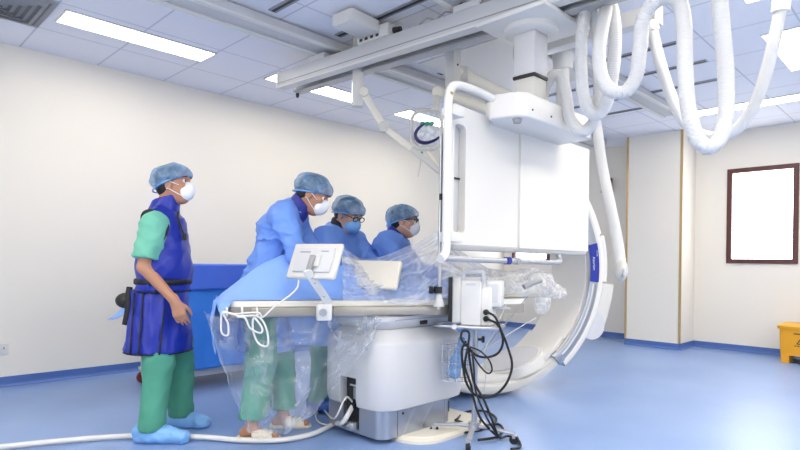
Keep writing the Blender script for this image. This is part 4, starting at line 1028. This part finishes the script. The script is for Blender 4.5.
o = obj('cart_drape', solid_sheet(drape_main, 70, 50, 0.003), 'drape', None, 4)
setp(o, 'bright blue drape covering the instrument cart down to its shelf', 'drape')
def drape_top(a, b):
    x = KX0 - 0.025 + (KX1 - KX0 + 0.06) * a
    if b < 0.6:
        q = b / 0.6; return Vector((x, KY1 + 0.03 - (KY1 - KY0 + 0.10) * q, 1.034 + 0.004 * fb(a * 9, q * 5, 8)))
    q = (b - 0.6) / 0.4
    return Vector((x, KY0 - 0.082 - 0.012 * q * math.sin(a * 23), 1.034 - 0.205 * q + 0.012 * q * fb(a * 4, q, 12)))
o = obj('cart_cover', solid_sheet(drape_top, 60, 30, 0.003), 'drape_dk', None, 4)
setp(o, 'darker blue top cover folded over the upper edge of the draped cart', 'drape')
def side_flap(a, b):
    return Vector((KX0 - 0.03 - 0.25 * b ** 3 - 0.03 * math.sin(a * 5) * b, KY1 - 0.28 + 0.27 * a, 1.016 - 0.42 * b - 0.03 * a * b + 0.015 * fb(a * 4, b * 4, 3)))
o = obj('side_drape', solid_sheet(side_flap, 24, 20, 0.003), 'sheet', None, 4)
setp(o, 'pale blue drape corner sticking out behind the standing man', 'drape')

# ------------------------------------------------------------------ yellow waste bin
t = thing('waste_bin', 'yellow plastic waste bin with a dark hazard sign against the wall', 'bin', (7.80, 1.22, 0))
bxx = (7.63, 7.97, 1.03, 1.475)
def ring(z, i, r=0.02): return [(p[0], p[1], z) for p in rrect(bxx[0] + i, bxx[1] - i, bxx[2] + i, bxx[3] - i, r, 3)]
obj('bin_body', loft([ring(0.085, 0.02), ring(0.385, 0.008)]), 'yellow', t)
for y0, y1 in ((1.035, 1.115), (1.365, 1.445)):
    obj('foot', loft([[(x, y, z) for x, y in ((bxx[0] + .012, y0), (bxx[1] - .02, y0), (bxx[1] - .02, y1), (bxx[0] + .012, y1))] for z in (0.0, 0.09)]), 'yellow', t)
obj('pedal', bx(bxx[0] - 0.01, bxx[0] + 0.1, 1.15, 1.33, 0.02, 0.045, 0.006), 'dark', t)
obj('bin_lid', loft([ring(0.385, -0.006), ring(0.415, -0.010), ring(0.43, 0.0), ring(0.445, 0.03)]), 'yellow', t)
sgn = nb(); xs = bxx[0] + 0.0108
fxn = lambda u_, v_: Vector((xs - 0.006 + (0.385 - (0.27 + v_)) * 0.04, 1.24 - u_, 0.27 + v_))
def flat_poly(bm, poly):
    vs = [bm.verts.new(fxn(*p)) for p in poly]; f = bm.faces.new(vs)
    return f
flat_poly(sgn, [(-0.085, 0.062), (0.085, 0.062), (0.085, 0.074), (-0.085, 0.074)])
T3 = [(-0.062, -0.05), (0.062, -0.05), (0.0, 0.055)]; t3 = [(p[0] * 0.72, (p[1] + 0.015) * 0.72 - 0.015) for p in T3]
for i in range(3): flat_poly(sgn, [T3[i], T3[(i + 1) % 3], t3[(i + 1) % 3], t3[i]])
for k in range(3):
    a = math.radians(90 + 120 * k); c = (0.014 * math.cos(a), -0.018 + 0.014 * math.sin(a))
    flat_poly(sgn, [(c[0] + 0.013 * math.cos(b), c[1] + 0.013 * math.sin(b)) for b in [2 * PI * j / 10 for j in range(10)]])
for k in range(6):
    flat_poly(sgn, [(-0.078 + 0.027 * k, -0.075), (-0.058 + 0.027 * k, -0.075), (-0.058 + 0.027 * k, -0.064), (-0.078 + 0.027 * k, -0.064)])
obj('hazard_sign', sgn, 'marking', t, None)

# ------------------------------------------------------------------ people
RA = math.atan2(Rv.y, Rv.x)
def V3(*a): return np.array(a, float)
def head_rot(yaw, pitch, roll=0):
    m = Matrix.Rotation(math.radians(yaw), 3, 'Z') @ Matrix.Rotation(math.radians(pitch), 3, 'Y') @ Matrix.Rotation(math.radians(roll), 3, 'X')
    return np.array(m)
def unit(v): v = np.array(v, float); return v / np.linalg.norm(v)
def hand_prims(s, wr, d, palm, thumb, curl=0.5, sc=1.0):
    """palm, four unequal bent fingers and a thumb leaving the side of the palm; d along the hand, palm = side the palm faces"""
    d, palm, thumb = unit(d), unit(palm), unit(thumb)
    s.cap(wr - d * 0.02, wr + d * 0.02, 0.026, 0.025, 0.015)
    for i, (off, ln) in enumerate(((0.030, .070), (0.010, .078), (-0.010, .072), (-0.029, .056))):
        b = wr + d * 0.015 + thumb * off * 0.5 * sc; k = wr + d * (0.088 if i < 3 else 0.080) * sc + thumb * off * sc
        s.cap(b, k, 0.016, 0.0125, 0.012)
        p = k; a = 0.15
        for seg, f in enumerate((0.45, 0.32, 0.23)):
            a += curl * (0.6 if seg else 0.45)
            q = p + (d * math.cos(a) + palm * math.sin(a)) * ln * f * sc
            s.cap(p, q, 0.0098 - 0.0012 * seg, 0.0092 - 0.0012 * seg, 0.003); p = q
    t0 = wr + d * 0.025 + thumb * 0.018; t1 = wr + d * 0.055 + thumb * 0.048 + palm * 0.012; t2 = t1 + (d * 0.8 + thumb * 0.25 + palm * 0.35) * 0.034; t3 = t2 + (d * 0.9 + palm * 0.3) * 0.026
    s.cap(t0, t1, 0.017, 0.0125, 0.012); s.cap(t1, t2, 0.0115, 0.0105, 0.004); s.cap(t2, t3, 0.0105, 0.0085, 0.004)
def head_prims(s, c, R):
    P = lambda x, y, z: c + R @ V3(x, y, z)
    s.ell(P(-.012, 0, .030), (.098, .078, .092), .02, R)
    s.ell(P(.030, 0, -.045), (.066, .060, .078), .03, R)
    s.ell(P(.052, 0, -.098), (.030, .032, .022), .025, R)
    s.cap(P(.088, 0, .018), P(.112, 0, -.026), .010, .0145, .010); s.cap(P(.100, -.012, -.03), P(.100, .012, -.03), .009, .009, .008)
    s.cap(P(.084, -.035, .034), P(.084, .035, .034), .011, .011, .012)
    for y in (-1, 1):
        s.ell(P(.090, y * .030, .014), (.014, .019, .012), .006, R, 'sub')
        s.ell(P(.062, y * .042, -.016), (.028, .020, .018), .015, R)
        s.ell(P(-.004, y * .078, -.012), (.022, .010, .033), .006, R); s.ell(P(.0, y * .088, -.010), (.011, .006, .019), .004, R, 'sub')
    s.cap(P(.088, -.022, -.066), P(.088, .022, -.066), .009, .009, .004); s.cap(P(.098, -.02, -.066), P(.098, .02, -.066), .002, .002, .002, op='sub')
def figure(label, loc, rz, J, skin='skin', h=0.008, gloves=True, group=None, size=1.0):
    """body as one continuous surface; J gives the joints in the figure's own frame (x forward, y left)"""
    t = thing('person', label, 'person', loc, rz, group); t.scale = (size,) * 3; MATX[t.name] = MATX[t.name] @ Matrix.Scale(size, 4); T = MATX[t.name]
    pts = np.array([v for k, v in J.items() if isinstance(v, np.ndarray) and v.shape == (3,) and k[:2] not in ('hd', 'pm', 'th')]); lo = pts.min(0) - 0.24; hi = pts.max(0) + 0.26; lo[2] = -0.03
    s = Sdf(lo, hi, h); c, R = J['head'], J['R']
    head_prims(s, c, R)
    s.cap(c + R @ V3(-.035, 0, -.055), J['neck'], .054, .060, .03)
    s.cap(J['neck'] - V3(0, 0, .07), J['chest'], .062, .100, .04, (1, 1.35, 1)); s.cap(J['chest'], J['pelvis'], .105, .105, .05, (1, 1.3, 1))
    for i in (0, 1):
        sh, el, wr = J['sh'][i] if False else J['sh%d' % i], J['el%d' % i], J['wr%d' % i]
        s.cap(J['neck'] - V3(0, 0, .03), sh, .05, .055, .03); s.cap(sh, el, .052, .040, .02); s.cap(el, wr, .041, .027, .012)
        hp, kn, an, to = J['hp%d' % i], J['kn%d' % i], J['an%d' % i], J['to%d' % i]
        s.cap(hp, kn, .085, .055, .03); s.cap(kn, an, .055, .036, .02)
        heel = V3(an[0], an[1], 0.035) - unit(to - an) * V3(.045, .045, 0)
        s.cap(heel, V3(an[0], an[1], .07), .032, .034, .015); s.cap(V3(an[0], an[1], .05), V3(to[0], to[1], .022), .036, .020, .015, (1, 1.15, 1))
        tip = V3(to[0], to[1], .018); fw = unit(V3(to[0] - an[0], to[1] - an[1], 0)); sd = V3(-fw[1], fw[0], 0)
        for k in range(5): s.cap(tip - fw * .02 + sd * (.032 - .016 * k), tip + fw * (.012 - .004 * abs(k - 1 if i else k - 3)) + sd * (.034 - .017 * k), .011, .009, .004)
        hd = J.get('hd%d' % i, wr - el); side = -1 if i == 0 else 1
        pm = J.get('pm%d' % i, V3(0, -side, 0)); th = J.get('th%d' % i, V3(1, 0, 0.3))
        hd = unit(hd); pm = unit(pm - hd * np.dot(pm, hd)); th = unit(np.cross(hd, pm)); th = th if np.dot(th, J.get('th%d' % i, V3(1, 0, .3))) > 0 else -th
        hand_prims(s, wr, hd, pm, th, J.get('curl', .5))
    body = sdf_obj('body', s, [skin, 'glove'] if gloves else skin, t, T, 1)
    if gloves:
        w2 = [(J['wr%d' % i], unit(J['wr%d' % i] - J['el%d' % i])) for i in (0, 1)]
        for p in body.data.polygons:
            q = np.array(p.center)
            for wr, d in w2:
                if np.linalg.norm(q - wr) < .25 and np.dot(q - wr, d) > -.03: p.material_index = 1
    P = lambda x, y, z: c + R @ V3(x, y, z)
    RM = Matrix(R.tolist()).to_4x4()
    for y in (-1, 1):
        me_ = nb(); add_sphere(me_, T @ Vector(P(.0785, y * .031, .013)), 0.0125, 14, rot=T.to_3x3().to_4x4() @ RM @ Matrix.Rotation(PI / 2, 4, 'Y'))
        o = obj('eye', me_, ['eyewhite', 'iris'], t, 4); o['label'] = 'dark eye'
        ctr = Vector(P(.0785, y * .031, .013)); f_ = Vector(R @ V3(1, 0, 0))
        for p in o.data.polygons: p.material_index = 1 if (Vector(p.center) - ctr).normalized().dot(f_) > 0.45 else 0
        arc_ = [T @ Vector(P(.098 - .010 * abs(k - 2) / 2 - (.012 if k == 4 else 0), y * (.014 + .010 * k), .036 + .005 * math.sin(k * .8))) for k in range(5)]
        obj('eyebrow', tube(arc_, lambda i: .0042 - .0005 * i, 6), 'hair', t, 4)
    # hair under the cap, cap, mask
    g = Sdf(c - .2, c + .2, .007); g.ell(P(-.020, 0, .036), (.100, .083, .094), .01, R); g.ell(P(-.055, 0, -.02), (.058, .070, .060), .02, R)
    g.ell(P(.115, 0, -.045), (.105, .12, .09), .01, R, 'sub'); g.ell(P(-.004, 0.086, -.012), (.028, .03, .034), .005, R, 'sub'); g.ell(P(-.004, -0.086, -.012), (.028, .03, .034), .005, R, 'sub')
    sdf_obj('hair', g, 'hair', t, T, 1)
    return t, T, P, R, c
def cap_mesh(t, T, P, R, c, m='cap', tilt=0.0, big=1.0, bag=False, seed=1):
    g = Sdf(c - .24, c + .24, .007); g.ell(P(-.012, 0, .050), (.126 * big, .106 * big, .086 * big), .02, R); g.ell(P(-.055, 0, .030), (.092 * big, .100 * big, .080), .03, R)
    if bag: g.ell(P(-.095, 0, -.030), (.05, .065, .055), .03, R)
    g.wrinkle(.0035, 75, seed)
    n = R @ V3(.38, 0, -1); n2 = n / np.linalg.norm(n)
    if not bag: g.plane(n2, float(np.dot(n2, P(0, 0, .006 + tilt))))
    o = sdf_obj('cap', g, m, t, T, 1); o['label'] = 'pale blue bouffant cap'
    band = [T @ Vector(P(-.018 + .116 * big * math.cos(a), .098 * big * math.sin(a), .004 + tilt + .044 * math.cos(a))) for a in [2 * PI * k / 36 for k in range(36)]]
    obj('cap_band', tube(band, .0045, 6, True), 'shoecover', t, 4)
def mask_mesh(t, T, P, R, c, m='mask', flat=False):
    g = Sdf(c - .22, c + .22, .006)
    if flat: g.ell(P(.062, 0, -.052), (.060, .064, .058), .01, R); g.ell(P(.10, 0, -.04), (.026, .034, .040), .03, R)
    else: g.ell(P(.072, 0, -.050), (.048, .055, .058), .01, R); g.ell(P(.100, 0, -.036), (.026, .016, .040), .035, R)
    g.ell(P(-.02, 0, .0), (.075, .2, .2), .004, R, 'sub')
    o = sdf_obj('mask', g, m, t, T, 2); o['label'] = 'blue surgical mask' if flat else 'white cup mask'
    for y in (-1, 1):
        for z0, z1 in ((-.018, .012), (-.080, -.035)):
            L = [T @ Vector(P(*q)) for q in ((.068, y * .052, z0), (.035, y * .075, (z0 + z1) / 2), (.0, y * .082, z1), (-.012, y * .088, z1))]
            obj('mask_strap', tube(spline(L, 5), .0022, 6), 'mask' if not flat else 'bluemask', t, 4)
def glasses(t, T, P):
    for y in (-1, 1):
        L = [T @ Vector(P(.106, y * .033 + .024 * math.cos(a), .012 + .018 * math.sin(a))) for a in [2 * PI * k / 20 for k in range(20)]]
        obj('glasses_rim', tube(L, .0032, 6, True), 'glasses', t, 4)
        obj('glasses_temple', tube([T @ Vector(P(*q)) for q in ((.105, y * .058, .018), (.05, y * .080, .016), (-.005, y * .086, .010))], .003, 6), 'glasses', t, 4)
    obj('glasses_bridge', tube([T @ Vector(P(*q)) for q in ((.107, -.010, .016), (.111, 0, .019), (.107, .010, .016))], .003, 6), 'glasses', t, 4)
def trousers(t, T, J, m='green', h=.012, top=0.9, zc=(0.07, 0.07), amp=.006, w=1.0):
    pts = np.array([J[k] for k in ('hp0', 'hp1', 'kn0', 'kn1', 'an0', 'an1')]); g = Sdf(pts.min(0) - .2, pts.max(0) + .2, h)
    g.cap(J['pelvis'], J['pelvis'] - V3(0, 0, .06), .135, .13, .03, (1, 1.25, 1))
    for i in (0, 1):
        g.cap(J['hp%d' % i], J['kn%d' % i], .118 * w, .092 * w, .03); g.cap(J['kn%d' % i], J['an%d' % i] + V3(0, 0, .02), .092 * w, .082 * w, .03)
    g.wrinkle(amp, 30, 4, (1, 1, 1.8)); g.crease(.010, 26, 31, (1, 1, 1.2)); g.plane((0, 0, 1), top); g.plane((0, 0, -1), -min(zc))
    return sdf_obj('trousers', g, m, t, T, 1)
def shoe(t, T, J, i, m, name='shoe_cover'):
    an, to = J['an%d' % i], J['to%d' % i]; fw = unit(V3(to[0] - an[0], to[1] - an[1], 0))
    g = Sdf(np.minimum(an, to) - .16, np.maximum(an, to) + .18, .008)
    heel = V3(an[0], an[1], .05) - fw * .055; tip = V3(to[0], to[1], .035) + fw * .02
    g.cap(heel, tip, .058, .045, .02, (1, 1.05, 1)); g.cap(V3(an[0], an[1], .06), V3(an[0], an[1], .105), .068, .060, .03); g.cap(V3(an[0], an[1], .07), tip, .05, .03, .03)
    g.wrinkle(.0045, 60, 9 + i); g.plane((0, 0, -1), -0.002)
    return sdf_obj(name, g, m, t, T, 1)

# --- the standing man in the lead apron
o_ = at(168, 300, 3.46); loc = (o_.x, o_.y, 0)
J = dict(head=V3(.030, 0, 1.575), R=head_rot(-4, -4), neck=V3(-.02, 0, 1.42), chest=V3(-.03, 0, 1.22), pelvis=V3(-.03, 0, .86),
         sh0=V3(-.035, -.160, 1.320), el0=V3(-.060, -.205, 1.055), wr0=V3(.125, -.205, .855), hd0=V3(.30, 0, -.8), pm0=V3(-.1, 1, 0), th0=V3(1, 0, .1),
         sh1=V3(-.05, .175, 1.335), el1=V3(-.09, .22, 1.07), wr1=V3(-.03, .22, .83), hd1=V3(.1, 0, -1), pm1=V3(0, -1, 0), th1=V3(1, 0, 0),
         hp0=V3(-.04, -.09, .82), kn0=V3(.0, -.12, .47), an0=V3(-.03, -.15, .09), to0=V3(.145, -.16, .02),
         hp1=V3(-.01, .09, .82), kn1=V3(.02, .12, .47), an1=V3(.03, .16, .09), to1=V3(.155, .16, .02), curl=.45)
t, T, P, R, c = figure('person standing in a dark blue lead apron and green scrubs, arm at the side', loc, RA, J, 'skin', .0065, False, None, .975)
cap_mesh(t, T, P, R, c, seed=2); mask_mesh(t, T, P, R, c)
trousers(t, T, J, top=.60)
for i in (0, 1): shoe(t, T, J, i, 'shoecover')
def torso_vest(g, off=0.0):
    g.cap(V3(-.025, 0, 1.30), V3(-.025, 0, 1.05), .125 + off, .150 + off, .04, (1, 1.42, 1)); g.cap(V3(-.025, 0, 1.05), V3(-.035, 0, .84), .150 + off, .160 + off, .04, (1, 1.3, 1))
    for y in (-1, 1): g.cap(V3(-.02, y * .05, 1.385), V3(-.055, y * .135, 1.365), .055 + off, .045 + off, .03)
    return g
def vclip(name, z0, z1, off, m, seed=None, extra=None):
    g = torso_vest(Sdf((-.32, -.32, z0 - .03), (.26, .32, z1 + .03), .010), off)
    if extra: extra(g)
    if seed is not None: g.wrinkle(.004, 26, seed); g.crease(.008, 28, seed + 2)
    g.plane((0, 0, 1), z1).plane((0, 0, -1), -z0); return sdf_obj(name, g, m, t, T, 1)
def holes(g):
    for sh, y in ((J['sh0'], -1), (J['sh1'], 1)): g.cap(sh + V3(0, y * .04, -.02), sh + V3(-.01, y * .14, -.12), .096, .104, .01, op='sub')
    g.cap(V3(-.02, 0, 1.43), V3(0.02, 0, 1.6), .050, .10, .02, op='sub')
v = vclip('apron_vest', .905, 1.47, 0, 'vest', 3, holes)
# black binding round the armholes
for sh, y in ((J['sh0'], -1), (J['sh1'], 1)):
    lo, hi = np.minimum(sh, sh) - .24, sh + .22; g = torso_vest(Sdf(lo, hi, .006), .011); q = Sdf(lo, hi, .006)
    q.cap(sh + V3(0, y * .04, -.02), sh + V3(-.01, y * .14, -.12), .098, .106, .01); g.d = np.maximum(g.d, np.abs(q.d) - .012)
    sdf_obj('armhole_binding', g, 'blacktrim', v, T, 1)
vclip('vest_hem', .898, .912, .005, 'blacktrim')
vclip('belt', .945, .985, .007, 'blacktrim')
def skirt(z0, z1, off, name, m, seed=None):
    g = Sdf((-.36, -.32, z0 - .03), (.30, .32, z1 + .03), .011)
    g.cap(V3(-.04, 0, 1.0), V3(-.052, 0, .50), .150 + off, .200 + off, .02, (1, 1.15, 1))
    if seed is not None: g.wrinkle(.006, 24, seed, (1, 1, 2.5)); g.crease(.008, 24, seed, (1, 1, 3))
    g.plane((0, 0, 1), z1).plane((0, 0, -1), -z0); return sdf_obj(name, g, m, t, T, 1)
sk = skirt(.535, .915, 0, 'apron_skirt', 'vest', 11); skirt(.528, .542, .005, 'skirt_hem', 'blacktrim')
for dx in (-.115, -.05, .07):
    L = [T @ Vector((dx - .02 + .0 * k, -.01 - 1.15 * math.sqrt(max(0, (.158 + .0062 * k) ** 2 - (dx + .03 - .004 * k) ** 2)) , .90 - .045 * k)) for k in range(9)]
    obj('seam_binding', tube(L, .0055, 6), 'blacktrim', sk, 4)
g = Sdf(V3(-.2, -.2, 1.31), V3(.2, .2, 1.60), .008); g.cap(V3(-.035, 0, 1.37), V3(-.010, 0, 1.485), .105, .078, .01, (1, .98, 1)); g.wrinkle(.003, 40, 3)
n = unit(V3(-.25, 0, 1)); g.plane(n, float(np.dot(n, V3(-.02, 0, 1.492)))); g.plane((0, 0, -1), -1.345); g.plane((1, 0, -.15), .085 - .15 * 1.42)
sdf_obj('thyroid_collar', g, 'vest', t, T, 1)
for i, y in ((0, -1), (1, 1)):
    sh, el = J['sh%d' % i], J['el%d' % i]; g = Sdf(np.minimum(sh, el) - .17, np.maximum(sh, el) + .15, .009)
    e2 = sh + (el - sh) * .82; g.cap(sh + V3(.015, -y * .01, -.01), e2, .079, .078, .02); g.cap(sh + V3(.0, -y * .08, .0), sh, .055, .07, .03); g.wrinkle(.004, 34, 6 + i); g.crease(.006, 34, 8 + i)
    d = unit(e2 - sh + V3(.0, 0, .02)); g.plane(d, float(np.dot(d, e2))); sdf_obj('shirt_sleeve', g, 'green_lt', t, T, 1)
pz = T @ Vector((-.235, -.06, .845)); bm = add_sphere(nb(), pz, 1, 20, (.062, .05, .048), rotz(RA)); obj('belt_pouch', bm, 'black', t, 4)
obj('belt_strap', tube(spline([T @ Vector(q) for q in ((-.20, -.09, .93), (-.205, -.10, .86), (-.20, -.11, .79), (-.215, -.11, .70))], 5), .019, 8, flat=(tuple(T.to_3x3() @ Vector((0, 1, 0))), .35)), 'blacktrim', t, 4)
obj('badge_cord', tube(spline([T @ Vector(q) for q in ((.075, -.05, 1.40), (.085, -.075, 1.36), (.10, -.07, 1.31), (.118, -.06, 1.255))], 5), .0065, 6), 'black', t, 4)
obj('badge_clip', add_box(nb(), T @ Vector((.122, -.06, 1.245)), (.022, .02, .045), RA, .005), 'black', t)

# --- gowned operators
def gown(t, T, J, m='gown', hem=.50, h=.009, seed=1, collar='navy', cz=0.0, wid=1.0):
    keys = ('neck', 'chest', 'pelvis', 'sh0', 'sh1', 'el0', 'el1', 'wr0', 'wr1'); pts = np.array([J[k] for k in keys])
    lo = pts.min(0) - .24; hi = pts.max(0) + .22; lo[2] = hem - .05; g = Sdf(lo, hi, h); nk = J['neck']
    g.cap(nk - (nk - J['chest']) * .35, J['chest'], .115 * wid, .140 * wid, .04, (1, 1.4, 1)); g.cap(J['chest'], J['pelvis'], .140 * wid, .150 * wid, .05, (1, 1.3, 1))
    g.cap(J['pelvis'], V3(J['pelvis'][0] + .01, J['pelvis'][1], hem - .05), .150 * wid, .185 * wid, .05, (1, 1.25, 1)); g.cap(nk - V3(0, 0, .015), nk - V3(0, 0, .03), .06, .07, .03)
    for i in (0, 1):
        sh, el, wr = J['sh%d' % i], J['el%d' % i], J['wr%d' % i]
        g.cap(nk - V3(0, 0, .045), sh, .06, .075, .04); g.cap(sh, el, .082, .068, .03); g.cap(el, wr - unit(wr - el) * .01, .068, .045, .03)
    g.wrinkle(.013, 20, seed, (1, 1, 1.7)); g.crease(.010, 24, seed + 5, (1, 1, 1.5), 4); g.wrinkle(.0035, 55, seed + 1)
    c, R = J['head'], J['R']; g.cap(nk + V3(0.01, 0, .01), c + R @ V3(-.035, 0, -.06), .052, .075, .015, op='sub'); g.plane((0, 0, -1), -hem)
    o = sdf_obj('gown', g, m, t, T, 1)
    q = Sdf(nk - .2, nk + .2, .008); up = c + R @ V3(-.035, 0, -.06); q.cap(nk - V3(0, 0, .028), nk + (up - nk) * .95, .084, .076, .01); q.wrinkle(.003, 40, 2)
    d = unit(up - nk); q.plane(d, float(np.dot(d, nk + (up - nk) * .95)))
    sdf_obj('collar', q, collar, t, T, 1)
    # neck tape and gloves
    L = [T @ Vector(nk + V3(.085 * math.cos(a), .092 * math.sin(a), -.005 - .03 * math.cos(a))) for a in [2 * PI * k / 30 for k in range(30)]]
    obj('neck_tape', tube(L, .004, 6, True), 'bluemask', o, 4)
    for i in (0, 1):
        wr, el = J['wr%d' % i], J['el%d' % i]; d = unit(wr - el); L = [T @ Vector(wr - d * .02 + d * .022 * k) for k in (0, 1)]
        obj('cuff', cyl(tuple(L[0]), tuple(L[1]), .040, .036), 'glove', o, 0.6)
def pose(head, R, neck, chest, pelvis, el, wr, ank, kn=None, toe=None, shw=.165, shx=0.0, shz=-.075):
    J = dict(head=V3(*head), R=R, neck=V3(*neck), chest=V3(*chest), pelvis=V3(*pelvis))
    for i, y in ((0, -1), (1, 1)):
        J['sh%d' % i] = J['neck'] + V3(shx, y * shw, shz); J['el%d' % i] = V3(*el[i]); J['wr%d' % i] = V3(*wr[i])
        J['hp%d' % i] = J['pelvis'] + V3(.0, y * .09, -.04); a = V3(*ank[i]); J['an%d' % i] = a
        J['kn%d' % i] = (J['hp%d' % i] + a) / 2 + V3(.03, 0, .0); J['to%d' % i] = V3(a[0] + .15, a[1] + y * .01, .02)
        J['pm%d' % i] = V3(0, -y * .5, -1); J['th%d' % i] = V3(.2, -y, .3)
    return J
# the tall one bending over the table
o_ = at(272, 300, 3.68); loc = (o_.x, o_.y, 0)
J = pose((.262, -.01, 1.510), head_rot(-8, 28), (.135, 0, 1.415), (.045, 0, 1.24), (-.05, 0, .86), ((.20, -.24, 1.12), (.24, .22, 1.13)), ((.44, -.12, 1.09), (.46, .10, 1.09)), ((-.05, -.28, .08), (.09, -.03, .08)), shx=-.03)
t, T, P, R, c = figure('person in a pale blue gown bending nearest the table end, wearing cream slippers', loc, RA, J, 'skin')
cap_mesh(t, T, P, R, c, seed=5); mask_mesh(t, T, P, R, c); gown(t, T, J, seed=3); trousers(t, T, J, zc=(.12, .12))
for i in (0, 1):
    an, to = J['an%d' % i], J['to%d' % i]; fw = unit(V3(to[0] - an[0], to[1] - an[1], 0)); sd = V3(-fw[1], fw[0], 0); b0 = V3(an[0], an[1], 0) - fw * .085
    ol = [(0, -.028), (.02, -.038), (.12, -.036), (.20, -.046), (.25, -.038), (.268, 0), (.25, .038), (.20, .046), (.12, .036), (.02, .038), (0, .028)]
    sl_ = obj('slipper', prism([p for p in ol], T @ Vector(b0 + V3(0, 0, .002)), T.to_3x3() @ Vector(fw), T.to_3x3() @ Vector(sd), .016), 'sandal', t)
    def strap(a, b): 
        ang = PI * b; x = .105 + .125 * a - .01 * math.sin(ang)
        return T @ Vector(b0 + fw * x + sd * (.050 * math.cos(ang)) + V3(0, 0, .012 + (.060 - .022 * a) * math.sin(ang)))
    obj('slipper_strap', solid_sheet(strap, 8, 14, .004), 'sandal', sl_, 4)
# the one in dark glasses and a blue mask
off = -38; rz = RA + math.radians(off); o_ = at(337, 300, 4.14); loc = (o_.x, o_.y, 0)
J = pose((.105, 0, 1.415), head_rot(0, 27), (.015, 0, 1.315), (-.02, 0, 1.13), (-.06, 0, .84), ((.12, -.26, 1.03), (.15, .26, 1.03)), ((.36, -.10, 1.0), (.38, .12, 1.0)), ((-.04, -.13, .08), (.0, .13, .08)), shw=.175)
t, T, P, R, c = figure('person in blue gown, glasses and blue mask, head bowed, the middle of three in gowns', loc, rz, J, 'skin_lt')
cap_mesh(t, T, P, R, c, seed=8); mask_mesh(t, T, P, R, c, 'bluemask', True); glasses(t, T, P); gown(t, T, J, seed=7, collar='darkcollar'); trousers(t, T, J)
for i in (0, 1): shoe(t, T, J, i, 'shoecover_dk')
# the one farthest along the table
off = -14; rz = RA + math.radians(off); o_ = at(394, 300, 4.40); loc = (o_.x, o_.y, 0)
J = pose((.07, 0, 1.395), head_rot(4, 2), (-.005, 0, 1.295), (-.02, 0, 1.10), (-.05, 0, .82), ((.12, -.25, 1.0), (.14, .24, 1.0)), ((.36, -.12, .98), (.38, .10, .98)), ((-.02, -.12, .08), (.02, .12, .08)), shw=.155)
t, T, P, R, c = figure('person in a blue gown with glasses and white mask beside the steel pole', loc, rz, J, 'skin_lt')
cap_mesh(t, T, P, R, c, seed=12, bag=False); mask_mesh(t, T, P, R, c); glasses(t, T, P); gown(t, T, J, seed=15); trousers(t, T, J)
g = Sdf(c - .2, c + .2, .008); g.ell(P(-.085, 0, -.015), (.05, .062, .06), .02, R); g.wrinkle(.004, 60, 4); o = sdf_obj('cap_fold', g, 'shoecover', t, T, 1)
for i in (0, 1): shoe(t, T, J, i, 'shoecover')
bpy.context.view_layer.update()
